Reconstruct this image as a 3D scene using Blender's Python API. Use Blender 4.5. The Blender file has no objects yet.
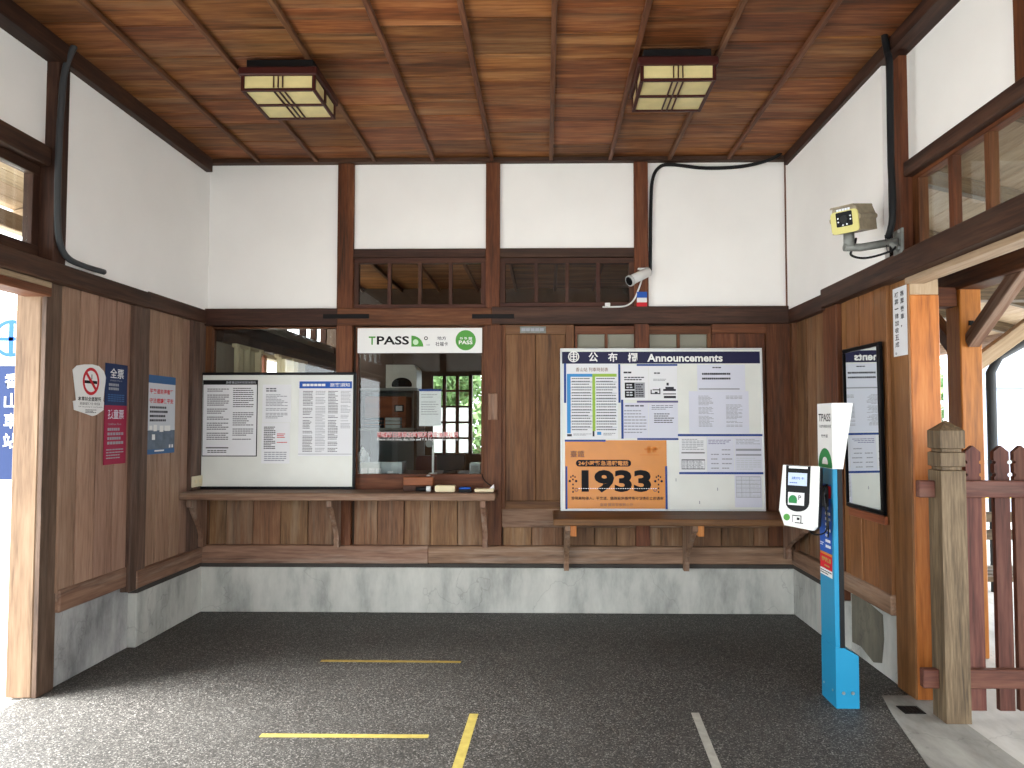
import bpy, bmesh, math, random
from mathutils import Vector, Matrix
random.seed(7)
SC = bpy.context.scene
COL = SC.collection
R = math.radians

# ---------------------------------------------------------------- camera
FPX, YAW, PITCH, EYE = 710.0, R(1.0), R(2.3), 1.4
VPX, VPY = 545.0, 422.0
CX = VPX - FPX * math.tan(YAW) / math.cos(PITCH)
CY = VPY - FPX * math.tan(PITCH)
cam = bpy.data.cameras.new('camera')
cam.sensor_fit = 'HORIZONTAL'; cam.sensor_width = 36.0
cam.lens = FPX / 1024 * 36.0
cam.shift_x = (512 - CX) / 1024; cam.shift_y = (CY - 384) / 1024
cam.clip_start = 0.05; cam.clip_end = 200
camo = bpy.data.objects.new('camera', cam); COL.objects.link(camo)
camo.location = (0, 0, EYE)
camo.rotation_euler = (R(90) + PITCH, 0, YAW)
SC.camera = camo

# ---------------------------------------------------------------- sky and exposure
world = bpy.data.worlds.new('overcast_sky'); SC.world = world
world.use_nodes = True
bg = world.node_tree.nodes['Background']
bg.inputs['Color'].default_value = (0.9, 0.96, 1.0, 1)
bg.inputs['Strength'].default_value = 2.8
sun = bpy.data.lights.new('hazy_sun', 'SUN'); sun.energy = 12.0; sun.angle = R(35); sun.color = (1.0, 0.985, 0.97)
suno = bpy.data.objects.new('hazy_sun', sun); COL.objects.link(suno)
suno.rotation_euler = Vector((0.66, 0.14, -0.74)).to_track_quat('-Z', 'Y').to_euler(); suno.location = (-8, -6, 10)
SC.view_settings.view_transform = 'Standard'
SC.view_settings.look = 'None'
SC.view_settings.gamma = 1.0
SC.view_settings.use_curve_mapping = False
SC.view_settings.exposure = 1.27

# ---------------------------------------------------------------- survey: measured picture points -> metres on a known plane
def _ray(px, py):
    a = (px - CX) / FPX; b = (CY - py) / FPX
    f = Vector((-math.sin(YAW) * math.cos(PITCH), math.cos(YAW) * math.cos(PITCH), math.sin(PITCH)))
    r = Vector((math.cos(YAW), math.sin(YAW), 0)); u = r.cross(f)
    return f + r * a + u * b
def Sy(px, py, Y):
    d = _ray(px, py); t = Y / d.y; return d.x * t, EYE + d.z * t
def Sx(px, py, X):
    d = _ray(px, py); t = X / d.x; return d.y * t, EYE + d.z * t
def Sz(px, py, Z=0.0):
    d = _ray(px, py); t = (Z - EYE) / d.z; return d.x * t, d.y * t

# ---------------------------------------------------------------- materials
def lin(c):
    c /= 255.0
    return c / 12.92 if c <= 0.04045 else ((c + 0.055) / 1.055) ** 2.4
def C(r, g, b): return (lin(r), lin(g), lin(b), 1.0)
MATS = {}
def base_mat(name):
    m = bpy.data.materials.new(name); m.use_nodes = True
    MATS[name] = m
    return m, m.node_tree, m.node_tree.nodes['Principled BSDF']
def nd(nt, t, **kw):
    n = nt.nodes.new(t)
    for k, v in kw.items(): setattr(n, k, v)
    return n
def ramp(nt, stops):
    n = nd(nt, 'ShaderNodeValToRGB')
    el = n.color_ramp.elements
    while len(el) < len(stops): el.new(0.5)
    for e, (p, c) in zip(el, stops): e.position = p; e.color = c
    return n
def plain(name, col, rough=0.5, metal=0.0, noise=0.0, nscale=20.0, spec=0.2):
    m, nt, b = base_mat(name)
    b.inputs['Roughness'].default_value = rough; b.inputs['Metallic'].default_value = metal
    b.inputs['Specular IOR Level'].default_value = spec
    b.inputs['Base Color'].default_value = col
    if noise:
        tc = nd(nt, 'ShaderNodeTexCoord'); n = nd(nt, 'ShaderNodeTexNoise')
        n.inputs['Scale'].default_value = nscale; n.inputs['Detail'].default_value = 6
        nt.links.new(tc.outputs['Object'], n.inputs['Vector'])
        d = tuple(max(0, c * (1 - noise)) for c in col[:3]) + (1,)
        l = tuple(min(1, c * (1 + noise)) for c in col[:3]) + (1,)
        r = ramp(nt, [(0.3, d), (0.7, l)])
        nt.links.new(n.outputs['Fac'], r.inputs['Fac'])
        nt.links.new(r.outputs['Color'], b.inputs['Base Color'])
    return m
AX = {'x': (1.2, 16, 16), 'y': (16, 1.2, 16), 'z': (16, 16, 1.2)}
def wood(name, dark, mid, light, axis='x', rough=0.6, var=0.25, wear=None, wear_amt=0.0, bump=0.25, hue=0.006, gs=1.0):
    """planed timber: grain stretched along one axis, each piece offset and tinted by itself"""
    m, nt, b = base_mat(name); L = nt.links.new
    tc = nd(nt, 'ShaderNodeTexCoord'); oi = nd(nt, 'ShaderNodeObjectInfo')
    mul = nd(nt, 'ShaderNodeMath', operation='MULTIPLY'); mul.inputs[1].default_value = 61.7
    L(oi.outputs['Random'], mul.inputs[0])
    add = nd(nt, 'ShaderNodeVectorMath', operation='ADD')
    L(tc.outputs['Object'], add.inputs[0]); L(mul.outputs[0], add.inputs[1])
    mp = nd(nt, 'ShaderNodeMapping'); mp.inputs['Scale'].default_value = tuple(s * gs for s in AX[axis])
    L(add.outputs[0], mp.inputs['Vector'])
    n1 = nd(nt, 'ShaderNodeTexNoise'); n1.inputs['Scale'].default_value = 1.0
    n1.inputs['Detail'].default_value = 5; n1.inputs['Roughness'].default_value = 0.6; n1.inputs['Distortion'].default_value = 0.6
    L(mp.outputs[0], n1.inputs['Vector'])
    n2 = nd(nt, 'ShaderNodeTexNoise'); n2.inputs['Scale'].default_value = 5.5; n2.inputs['Detail'].default_value = 3
    L(mp.outputs[0], n2.inputs['Vector'])
    mx = nd(nt, 'ShaderNodeMix', data_type='FLOAT'); mx.inputs[0].default_value = 0.35
    L(n1.outputs['Fac'], mx.inputs[2]); L(n2.outputs['Fac'], mx.inputs[3])
    rp = ramp(nt, [(0.30, dark), (0.5, mid), (0.72, light)])
    L(mx.outputs[0], rp.inputs['Fac'])
    hs = nd(nt, 'ShaderNodeHueSaturation')
    mr = nd(nt, 'ShaderNodeMapRange'); mr.inputs[3].default_value = 1 - var; mr.inputs[4].default_value = 1 + var
    L(oi.outputs['Random'], mr.inputs[0]); L(mr.outputs[0], hs.inputs['Value'])
    fr = nd(nt, 'ShaderNodeMath', operation='MULTIPLY'); fr.inputs[1].default_value = 13.37
    L(oi.outputs['Random'], fr.inputs[0])
    fc = nd(nt, 'ShaderNodeMath', operation='FRACT'); L(fr.outputs[0], fc.inputs[0])
    mh = nd(nt, 'ShaderNodeMapRange'); mh.inputs[3].default_value = 0.5 - hue; mh.inputs[4].default_value = 0.5 + hue
    L(fc.outputs[0], mh.inputs[0]); L(mh.outputs[0], hs.inputs['Hue'])
    L(rp.outputs['Color'], hs.inputs['Color'])
    out = hs.outputs['Color']
    if wear:
        n3 = nd(nt, 'ShaderNodeTexNoise'); n3.inputs['Scale'].default_value = 0.55; n3.inputs['Detail'].default_value = 8
        n3.inputs['Roughness'].default_value = 0.7
        L(mp.outputs[0], n3.inputs['Vector'])
        wr = ramp(nt, [(0.5, (0, 0, 0, 1)), (0.75, (wear_amt,) * 3 + (1,))])
        L(n3.outputs['Fac'], wr.inputs['Fac'])
        mc = nd(nt, 'ShaderNodeMix', data_type='RGBA'); mc.inputs[7].default_value = wear
        L(wr.outputs['Color'], mc.inputs[0]); L(out, mc.inputs[6])
        out = mc.outputs[2]
    L(out, b.inputs['Base Color'])
    b.inputs['Roughness'].default_value = rough; b.inputs['Specular IOR Level'].default_value = 0.3
    bp = nd(nt, 'ShaderNodeBump'); bp.inputs['Strength'].default_value = bump; bp.inputs['Distance'].default_value = 0.004
    L(mx.outputs[0], bp.inputs['Height']); L(bp.outputs[0], b.inputs['Normal'])
    return m
def wood3(name, *a, **k):
    for ax in 'xyz': wood(name + '_' + ax, *a, axis=ax, **k)
WEAR = C(178, 165, 150)
wood3('timber', C(46, 24, 12), C(92, 51, 26), C(124, 78, 46), var=0.15, wear=C(134, 100, 76), wear_amt=0.3, bump=0.4)
wood3('beam', C(26, 15, 11), C(54, 32, 22), C(84, 54, 39), var=0.12, wear=C(120, 90, 72), wear_amt=0.3, bump=0.4)
wood3('door', C(62, 38, 20), C(100, 65, 37), C(126, 90, 57), var=0.08, wear=C(150, 126, 100), wear_amt=0.2, bump=0.4)
wood3('jamb', C(84, 62, 46), C(122, 97, 76), C(144, 118, 96), var=0.05, bump=0.6)
wood3('sill', C(76, 54, 42), C(124, 94, 74), C(152, 122, 100), var=0.12, wear=WEAR, wear_amt=0.65)
wood3('board', C(70, 46, 29), C(114, 80, 53), C(142, 108, 76), var=0.16, wear=C(176, 160, 136), wear_amt=0.35, bump=0.4)
wood3('panel', C(88, 55, 30), C(130, 86, 50), C(152, 106, 68), var=0.15, rough=0.45)
wood3('post_grey', C(48, 35, 28), C(86, 66, 54), C(114, 92, 78), var=0.1, wear=C(150, 134, 120), wear_amt=0.3, bump=0.5)
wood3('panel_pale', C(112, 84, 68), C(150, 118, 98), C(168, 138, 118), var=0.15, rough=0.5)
wood3('dark', C(40, 22, 16), C(66, 37, 26), C(88, 54, 38), var=0.12)
wood3('ceil', C(44, 24, 12), C(118, 68, 32), C(170, 116, 68), var=0.28, hue=0.006, wear=C(184, 152, 112), wear_amt=0.4, gs=0.8, bump=0.5)
wood3('batten', C(56, 34, 20), C(96, 60, 38), C(128, 90, 62), var=0.12)
wood3('honey', C(120, 70, 28), C(178, 108, 44), C(198, 134, 70), var=0.05, rough=0.4)
wood3('raw', C(126, 102, 78), C(166, 142, 114), C(190, 168, 142), var=0.08)
wood3('weathered', C(46, 38, 27), C(98, 82, 60), C(140, 122, 94), var=0.1, bump=0.8, gs=1.4)
wood3('picket', C(50, 26, 20), C(90, 52, 41), C(114, 74, 60), var=0.12, wear=C(140, 110, 96), wear_amt=0.35)
wood3('redwood', C(92, 46, 26), C(130, 70, 40), C(150, 88, 54), var=0.08, rough=0.4)
plain('plaster', C(243, 241, 238), 0.9, noise=0.025, nscale=2.2)
plain('gap', C(26, 18, 14), 0.9)
plain('dark_strip', C(62, 58, 54), 0.7, noise=0.2, nscale=8)  # dark grey of the thin strips under the sill beams
plain('iron', C(22, 20, 20), 0.55, 0.3)
plain('black', C(18, 18, 20), 0.45)
plain('black_gloss', C(6, 6, 8), 0.35, spec=0.1)
plain('rubber', C(24, 25, 27), 0.5)
plain('conduit', C(62, 64, 66), 0.5)
plain('white', C(226, 226, 224), 0.45)
plain('paper', C(222, 223, 226), 0.55, noise=0.015, nscale=6)
plain('paper_blue', C(208, 210, 222), 0.5)
plain('ink', C(58, 58, 64), 0.8)
plain('ink_grey', C(150, 152, 158), 0.8)
plain('ink_black', C(20, 20, 22), 0.7)
plain('ink_red', C(196, 36, 48), 0.7)
plain('ink_brown', C(120, 84, 64), 0.7)
plain('tray_grey', C(196, 200, 206), 0.8)
plain('navy', C(26, 26, 62), 0.4)
plain('tape_blue', C(34, 66, 134), 0.4)
plain('tape_purple', C(98, 92, 132), 0.45)
plain('blue', C(38, 84, 168), 0.5)
plain('sky_blue', C(62, 140, 200), 0.5)
plain('lime', C(150, 186, 74), 0.5)
plain('green', C(82, 150, 66), 0.5)
plain('deep_green', C(40, 128, 68), 0.5)
plain('pale_green', C(196, 222, 190), 0.5)
plain('orange', C(200, 122, 4), 0.3, noise=0.06, nscale=7, spec=0.4)
plain('orange_dark', C(196, 112, 26), 0.4)
plain('red', C(190, 34, 44), 0.5)
plain('crimson', C(150, 34, 66), 0.5)
plain('poster_navy', C(30, 46, 84), 0.5)
plain('poster_blue', C(58, 96, 140), 0.5)
plain('poster_slate', C(96, 108, 122), 0.5, noise=0.3, nscale=14)
plain('cyan_paint', C(36, 132, 172), 0.35, noise=0.03, nscale=4)
plain('steel', C(170, 172, 172), 0.35, 0.9)
plain('alu', C(206, 208, 208), 0.4, 0.4)
plain('zinc', C(124, 126, 122), 0.6, 0.3, noise=0.2, nscale=30)
plain('cctv_body', C(150, 138, 118), 0.5, noise=0.15, nscale=30)
plain('cctv_yellow', C(206, 198, 126), 0.5)
plain('led', C(225, 228, 235), 0.3)
plain('lamp_glass', C(208, 194, 140), 0.35, noise=0.12, nscale=9)
plain('lamp_wood', C(58, 24, 20), 0.4)
plain('board_white', C(218, 220, 214), 0.25, noise=0.04, nscale=5)
plain('ivory', C(222, 208, 172), 0.5)
plain('cream', C(216, 206, 180), 0.8)
plain('tape_yellow', C(172, 156, 82), 0.7, noise=0.15, nscale=25)
plain('tape_tan', C(150, 128, 66), 0.7, noise=0.2, nscale=25)
plain('tape_pale', C(170, 168, 158), 0.7, noise=0.15, nscale=25)
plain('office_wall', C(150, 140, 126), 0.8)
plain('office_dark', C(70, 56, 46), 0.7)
plain('grey_metal', C(126, 130, 128), 0.5)
plain('appliance', C(214, 212, 204), 0.4)
plain('plastic_clear', C(168, 176, 178), 0.25)
plain('maroon', C(70, 26, 28), 0.4)
plain('screen', C(190, 206, 236), 0.3)
plain('pale_wall', C(150, 158, 178), 0.7)
plain('yellow_paint', C(226, 196, 84), 0.6)
plain('grass_blade', C(112, 156, 60), 0.8)
plain('leaf', C(104, 132, 84), 0.7, noise=0.3, nscale=5)
plain('roof_iron', C(150, 152, 150), 0.6, noise=0.1, nscale=3)
def leafy_glass():
    # thin clear sheet: passes light, mirrors by Fresnel
    m = bpy.data.materials.new('glass'); m.use_nodes = True; nt = m.node_tree; nt.nodes.clear(); L = nt.links.new
    o = nd(nt, 'ShaderNodeOutputMaterial'); mix = nd(nt, 'ShaderNodeMixShader')
    t = nd(nt, 'ShaderNodeBsdfTransparent'); t.inputs[0].default_value = (0.93, 0.95, 0.94, 1)
    g = nd(nt, 'ShaderNodeBsdfGlossy'); g.inputs['Roughness'].default_value = 0.02
    lw = nd(nt, 'ShaderNodeLayerWeight'); lw.inputs['Blend'].default_value = 0.5   # facing term of Schlick's law, the same on both faces of the sheet
    pw = nd(nt, 'ShaderNodeMath', operation='POWER'); pw.inputs[1].default_value = 5.0
    ma = nd(nt, 'ShaderNodeMath', operation='MULTIPLY_ADD'); ma.inputs[1].default_value = 0.95; ma.inputs[2].default_value = 0.04
    L(lw.outputs['Facing'], pw.inputs[0]); L(pw.outputs[0], ma.inputs[0])
    L(ma.outputs[0], mix.inputs[0]); L(t.outputs[0], mix.inputs[1]); L(g.outputs[0], mix.inputs[2]); L(mix.outputs[0], o.inputs[0])
    MATS['glass'] = m
leafy_glass()
def frosted(name, col, t=0.6):
    m = bpy.data.materials.new(name); m.use_nodes = True; nt = m.node_tree; nt.nodes.clear(); L = nt.links.new
    o = nd(nt, 'ShaderNodeOutputMaterial'); mix = nd(nt, 'ShaderNodeMixShader'); mix.inputs[0].default_value = t
    a = nd(nt, 'ShaderNodeBsdfDiffuse'); a.inputs[0].default_value = col
    b = nd(nt, 'ShaderNodeBsdfTranslucent'); b.inputs[0].default_value = col
    L(a.outputs[0], mix.inputs[1]); L(b.outputs[0], mix.inputs[2]); L(mix.outputs[0], o.inputs[0])
    MATS[name] = m
frosted('frost', C(240, 242, 240), 0.8)
frosted('frost_grey', C(168, 166, 152), 0.4)
frosted('curtain', C(206, 192, 160), 0.3)
def mirror_mat():
    m, nt, b = base_mat('mirror'); b.inputs['Base Color'].default_value = (0.82, 0.86, 0.85, 1)
    b.inputs['Metallic'].default_value = 1; b.inputs['Roughness'].default_value = 0.02
mirror_mat()
def concrete(name, a, b_, c, stain=0.5):
    m, nt, b = base_mat(name); L = nt.links.new
    tc = nd(nt, 'ShaderNodeTexCoord')
    n1 = nd(nt, 'ShaderNodeTexNoise'); n1.inputs['Scale'].default_value = 2.6; n1.inputs['Detail'].default_value = 9; n1.inputs['Roughness'].default_value = 0.65
    mp = nd(nt, 'ShaderNodeMapping'); mp.inputs['Scale'].default_value = (1.6, 0.55, 1.6)
    L(tc.outputs['Object'], mp.inputs[0]); L(mp.outputs[0], n1.inputs['Vector'])
    rp = ramp(nt, [(0.32, a), (0.5, b_), (0.68, c)]); L(n1.outputs['Fac'], rp.inputs['Fac'])
    v = nd(nt, 'ShaderNodeTexVoronoi', feature='DISTANCE_TO_EDGE'); v.inputs['Scale'].default_value = 1.7
    n2 = nd(nt, 'ShaderNodeTexNoise'); n2.inputs['Scale'].default_value = 4; n2.inputs['Detail'].default_value = 4
    L(tc.outputs['Object'], n2.inputs['Vector'])
    ad = nd(nt, 'ShaderNodeMix', data_type='VECTOR'); ad.inputs[0].default_value = 0.35
    L(tc.outputs['Object'], ad.inputs[4]); L(n2.outputs['Color'], ad.inputs[5]); L(ad.outputs[1], v.inputs['Vector'])
    cr = ramp(nt, [(0.0, (0.72, 0.72, 0.72, 1)), (0.006, (1, 1, 1, 1))]); L(v.outputs['Distance'], cr.inputs['Fac'])
    mx = nd(nt, 'ShaderNodeMix', data_type='RGBA', blend_type='MULTIPLY'); mx.inputs[0].default_value = 0.8
    L(rp.outputs['Color'], mx.inputs[6]); L(cr.outputs['Color'], mx.inputs[7])
    L(mx.outputs[2], b.inputs['Base Color']); b.inputs['Roughness'].default_value = 0.85
    bp = nd(nt, 'ShaderNodeBump'); bp.inputs['Strength'].default_value = 0.3; bp.inputs['Distance'].default_value = 0.01
    L(n1.outputs['Fac'], bp.inputs['Height']); L(bp.outputs[0], b.inputs['Normal'])
concrete('plinth', C(138, 139, 134), C(180, 180, 173), C(200, 199, 191))
concrete('plinth_old', C(96, 96, 97), C(150, 149, 147), C(186, 184, 180))
concrete('patch', C(66, 64, 56), C(98, 94, 82), C(124, 118, 102))
concrete('threshold', C(112, 110, 104), C(146, 144, 137), C(168, 166, 158))
concrete('pavement', C(160, 158, 152), C(188, 186, 180), C(206, 204, 198))
def terrazzo():
    m, nt, b = base_mat('terrazzo'); L = nt.links.new
    tc = nd(nt, 'ShaderNodeTexCoord')
    v = nd(nt, 'ShaderNodeTexVoronoi'); v.inputs['Scale'].default_value = 190
    L(tc.outputs['Object'], v.inputs['Vector'])
    sp = nd(nt, 'ShaderNodeSeparateColor'); L(v.outputs['Color'], sp.inputs[0])
    rp = ramp(nt, [(0.0, C(24, 23, 21)), (0.5, C(58, 56, 52)), (0.85, C(94, 92, 88)), (1.0, C(150, 148, 143))])
    L(sp.outputs[0], rp.inputs['Fac'])
    n = nd(nt, 'ShaderNodeTexNoise'); n.inputs['Scale'].default_value = 1.4; n.inputs['Detail'].default_value = 8; n.inputs['Roughness'].default_value = 0.62
    L(tc.outputs['Object'], n.inputs['Vector'])
    r2 = ramp(nt, [(0.3, (0.72, 0.71, 0.69, 1)), (0.7, (1.12, 1.12, 1.12, 1))]); L(n.outputs['Fac'], r2.inputs['Fac'])
    mx = nd(nt, 'ShaderNodeMix', data_type='RGBA', blend_type='MULTIPLY'); mx.inputs[0].default_value = 1.0
    L(rp.outputs['Color'], mx.inputs[6]); L(r2.outputs['Color'], mx.inputs[7])
    L(mx.outputs[2], b.inputs['Base Color']); b.inputs['Roughness'].default_value = 0.62
    bp = nd(nt, 'ShaderNodeBump'); bp.inputs['Strength'].default_value = 0.25; bp.inputs['Distance'].default_value = 0.003
    L(sp.outputs[0], bp.inputs['Height']); L(bp.outputs[0], b.inputs['Normal'])
terrazzo()

# ---------------------------------------------------------------- builders (local axes of a frame: u right, v up, w towards the room)
def frame(o, x, y):
    x = Vector(x).normalized(); y = Vector(y).normalized(); n = x.cross(y)
    M = Matrix((x, y, n)).transposed().to_4x4(); M.translation = Vector(o)
    return M
def tag(o, label=None, cat=None, group=None, kind=None):
    if label: o['label'] = label
    if cat: o['category'] = cat
    if group: o['group'] = group
    if kind: o['kind'] = kind
    return o
def empty(name, M, label=None, cat=None, group=None, kind=None):
    o = bpy.data.objects.new(name, None); COL.objects.link(o); o.empty_display_size = 0.1
    o.matrix_world = M
    return tag(o, label, cat, group, kind)
def link(name, me, mat, parent=None, loc=None, M=None):
    o = bpy.data.objects.new(name, me); COL.objects.link(o)
    if mat: me.materials.append(MATS[mat])
    if parent is not None: o.parent = parent
    if M is not None: o.matrix_local = M
    if loc is not None: o.location = loc
    return o
def bm_box(bm, u0, u1, v0, v1, w0, w1):
    vs = [bm.verts.new(p) for p in ((u0, v0, w0), (u1, v0, w0), (u1, v1, w0), (u0, v1, w0), (u0, v0, w1), (u1, v0, w1), (u1, v1, w1), (u0, v1, w1))]
    for f in ((3, 2, 1, 0), (4, 5, 6, 7), (0, 1, 5, 4), (1, 2, 6, 5), (2, 3, 7, 6), (3, 0, 4, 7)):
        bm.faces.new([vs[i] for i in f])
def done(bm, name):
    me = bpy.data.meshes.new(name); bm.normal_update(); bm.to_mesh(me); bm.free(); return me
def box(name, u0, u1, v0, v1, w0, w1, mat, parent=None, bev=0.002):
    if u0 > u1: u0, u1 = u1, u0
    if v0 > v1: v0, v1 = v1, v0
    if w0 > w1: w0, w1 = w1, w0
    c = Vector(((u0 + u1) / 2, (v0 + v1) / 2, (w0 + w1) / 2))
    bm = bmesh.new(); bm_box(bm, u0 - c.x, u1 - c.x, v0 - c.y, v1 - c.y, w0 - c.z, w1 - c.z)
    m = min(u1 - u0, v1 - v0, w1 - w0)
    if bev and m > 0.004:
        bmesh.ops.bevel(bm, geom=bm.edges[:], offset=min(bev, m * 0.3), segments=1, affect='EDGES')
    return link(name, done(bm, name), mat, parent, c)
def boxes(name, lst, mat, parent=None):
    bm = bmesh.new()
    for b in lst: bm_box(bm, *b)
    return link(name, done(bm, name), mat, parent)
def prism(name, pts, w0, w1, mat, parent=None, bev=0.0, loc=None, M=None, smooth=False):
    bm = bmesh.new()
    a = [bm.verts.new((p[0], p[1], w0)) for p in pts]; b = [bm.verts.new((p[0], p[1], w1)) for p in pts]
    n = len(pts)
    bm.faces.new(list(reversed(a))); bm.faces.new(b)
    for i in range(n): bm.faces.new((a[i], a[(i + 1) % n], b[(i + 1) % n], b[i]))
    bmesh.ops.recalc_face_normals(bm, faces=bm.faces[:])
    if bev: bmesh.ops.bevel(bm, geom=[e for e in bm.edges if abs(e.verts[0].co.z - e.verts[1].co.z) < 1e-6], offset=bev, segments=2, affect='EDGES')
    return link(name, done(bm, name), mat, parent, loc, M)
def ring_pts(cx, cy, rx, ry=None, n=28, a0=0, a1=2 * math.pi):
    ry = rx if ry is None else ry
    full = abs(a1 - a0) > 6.28
    return [(cx + rx * math.cos(a0 + (a1 - a0) * i / (n if full else n - 1)), cy + ry * math.sin(a0 + (a1 - a0) * i / (n if full else n - 1))) for i in range(n)]
def annulus(name, cx, cy, ro, ri, w, mat, parent, sy=1.0, th=0.0006):
    bm = bmesh.new(); n = 36
    o = [bm.verts.new((x, y, w + th)) for x, y in ring_pts(cx, cy, ro, ro * sy, n)]
    i_ = [bm.verts.new((x, y, w + th)) for x, y in ring_pts(cx, cy, ri, ri * sy, n)]
    for k in range(n): bm.faces.new((o[k], o[(k + 1) % n], i_[(k + 1) % n], i_[k]))
    return link(name, done(bm, name), mat, parent)
def rrect(u0, u1, v0, v1, r, n=5):
    p = []
    for cx, cy, a in ((u1 - r, v1 - r, 0), (u0 + r, v1 - r, 90), (u0 + r, v0 + r, 180), (u1 - r, v0 + r, 270)):
        for k in range(n): t = R(a + 90 * k / (n - 1)); p.append((cx + r * math.cos(t), cy + r * math.sin(t)))
    return p
def quads(name, lst, w, mat, parent):
    """flat print: many small rectangles in one sheet"""
    bm = bmesh.new()
    for u0, u1, v0, v1 in lst:
        bm.faces.new([bm.verts.new(p) for p in ((u0, v0, w), (u1, v0, w), (u1, v1, w), (u0, v1, w))])
    return link(name, done(bm, name), mat, parent)
def smooth_path(pts, n=6):
    P = [Vector(p) for p in pts]; out = []
    for i in range(len(P) - 1):
        a = P[max(i - 1, 0)]; b = P[i]; c = P[i + 1]; d = P[min(i + 2, len(P) - 1)]
        for k in range(n):
            t = k / n
            out.append(0.5 * ((2 * b) + (c - a) * t + (2 * a - 5 * b + 4 * c - d) * t * t + (3 * b - a - 3 * c + d) * t ** 3))
    out.append(P[-1]); return out
def tube(name, pts, r, mat, parent=None, sides=8, curve=True, loc=None):
    P = smooth_path(pts) if curve and len(pts) > 2 else [Vector(p) for p in pts]
    bm = bmesh.new(); rings = []; up = Vector((0.3, 0.2, 1)).normalized()
    for i, p in enumerate(P):
        t = (P[min(i + 1, len(P) - 1)] - P[max(i - 1, 0)]).normalized()
        s = t.cross(up)
        if s.length < 1e-3: s = t.cross(Vector((1, 0, 0)))
        s.normalize(); q = t.cross(s).normalized(); up = s.cross(t)
        rr = r[i * (len(r) - 1) // max(1, len(P) - 1)] if isinstance(r, (list, tuple)) else r
        rings.append([bm.verts.new(p + (s * math.cos(2 * math.pi * k / sides) + q * math.sin(2 * math.pi * k / sides)) * rr) for k in range(sides)])
    for a, b in zip(rings, rings[1:]):
        for k in range(sides): bm.faces.new((a[k], a[(k + 1) % sides], b[(k + 1) % sides], b[k]))
    bm.faces.new(rings[0][::-1]); bm.faces.new(rings[-1])
    bmesh.ops.recalc_face_normals(bm, faces=bm.faces[:])
    for f in bm.faces: f.smooth = len(f.verts) == 4
    return link(name, done(bm, name), mat, parent, loc)
def text(body, u0, u1, v0, v1, w, mat, parent, name='lettering', bold=0.0, rot90=False, lines=None):
    """lettering fitted into a rectangle of its sheet"""
    cu = bpy.data.curves.new('t', 'FONT'); cu.body = body; cu.size = 1.0; cu.offset = bold; cu.resolution_u = 3
    if lines: cu.space_line = lines
    o = bpy.data.objects.new('t', cu); COL.objects.link(o)
    dg = bpy.context.evaluated_depsgraph_get(); dg.update()
    me = bpy.data.meshes.new_from_object(o.evaluated_get(dg))
    bpy.data.objects.remove(o); bpy.data.curves.remove(cu)
    if not len(me.vertices): return None
    if rot90:
        for v in me.vertices: v.co = Vector((v.co.y, -v.co.x, 0))
    xs = [v.co.x for v in me.vertices]; ys = [v.co.y for v in me.vertices]
    x0, x1, y0, y1 = min(xs), max(xs), min(ys), max(ys)
    sx = (u1 - u0) / max(1e-6, x1 - x0); sy = (v1 - v0) / max(1e-6, y1 - y0)
    for v in me.vertices: v.co = Vector((u0 + (v.co.x - x0) * sx, v0 + (v.co.y - y0) * sy, w))
    me.name = name; me.materials.clear()
    return link(name, me, mat, parent)
def print_lines(u0, u1, v0, v1, n, w, mat, parent, fill=0.5, rag=0.35, words=6, skip=0.12, seed=1):
    rnd = random.Random(seed); L = []; st = (v1 - v0) / n
    for i in range(n):
        if rnd.random() < skip: continue
        b = v1 - (i + 1) * st + st * (1 - fill) / 2; e = u1 - (u1 - u0) * (rnd.random() * rag if rnd.random() < 0.5 else 0)
        x = u0; k = (e - u0) / words
        for j in range(words):
            q = k * (0.78 + 0.16 * rnd.random()); L.append((x, x + q, b, b + st * fill)); x += k
    if L: quads('printed_lines', L, w, mat, parent)['kind'] = 'stuff'

# ================================================================ setting
D = 5.28            # back wall
XL, XR = -2.53, 1.79
XLN, XRN = -2.60, 1.85   # the set-back near bays of the side walls
HC = 3.38
YF = -1.6           # front edge of the hall, behind the camera
MB = frame((0, D, 0), (1, 0, 0), (0, 0, 1))
ML = frame((XL, 0, 0), (0, 1, 0), (0, 0, 1))
MR = frame((XR, 0, 0), (0, -1, 0), (0, 0, 1))
def rb(px0, py0, px1, py1, w=0.0):
    ym = (py0 + py1) / 2; xm = (px0 + px1) / 2
    return Sy(px0, ym, D - w)[0], Sy(px1, ym, D - w)[0], Sy(xm, py1, D - w)[1], Sy(xm, py0, D - w)[1]

# floor ---------------------------------------------------------------
bm = bmesh.new(); bm_box(bm, XL - 0.12, XR + 0.14, YF - 0.4, D + 0.1, -0.12, 0)
tag(link('floor', done(bm, 'floor'), 'terrazzo'), 'dark grey speckled terrazzo floor of the waiting hall', kind='structure')
bm = bmesh.new(); bm_box(bm, -14, XL - 0.12, -12, 14, -0.14, -0.01)
tag(link('ground', done(bm, 'ground'), 'pavement'), 'pale concrete forecourt outside the left opening', kind='structure')
bm = bmesh.new(); bm_box(bm, XR + 0.14, 16, -12, 20, -0.14, -0.004)
tag(link('platform_floor', done(bm, 'platform_floor'), 'pavement'), 'pale concrete platform outside the right opening', kind='structure')
bm = bmesh.new(); bm_box(bm, -14, 16, -14, YF - 0.4, -0.15, -0.012)
tag(link('front_ground', done(bm, 'front_ground'), 'pavement'), 'pale concrete paving in front of the hall', kind='structure')
bm = bmesh.new(); bm_box(bm, -14, 16, D + 3.4, 24, -0.16, -0.02)
tag(link('rear_ground', done(bm, 'rear_ground'), 'pavement'), 'pale concrete yard behind the ticket office', kind='structure')
t0 = Sz(893, 716); t1 = Sz(928, 766)
bm = bmesh.new()
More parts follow.
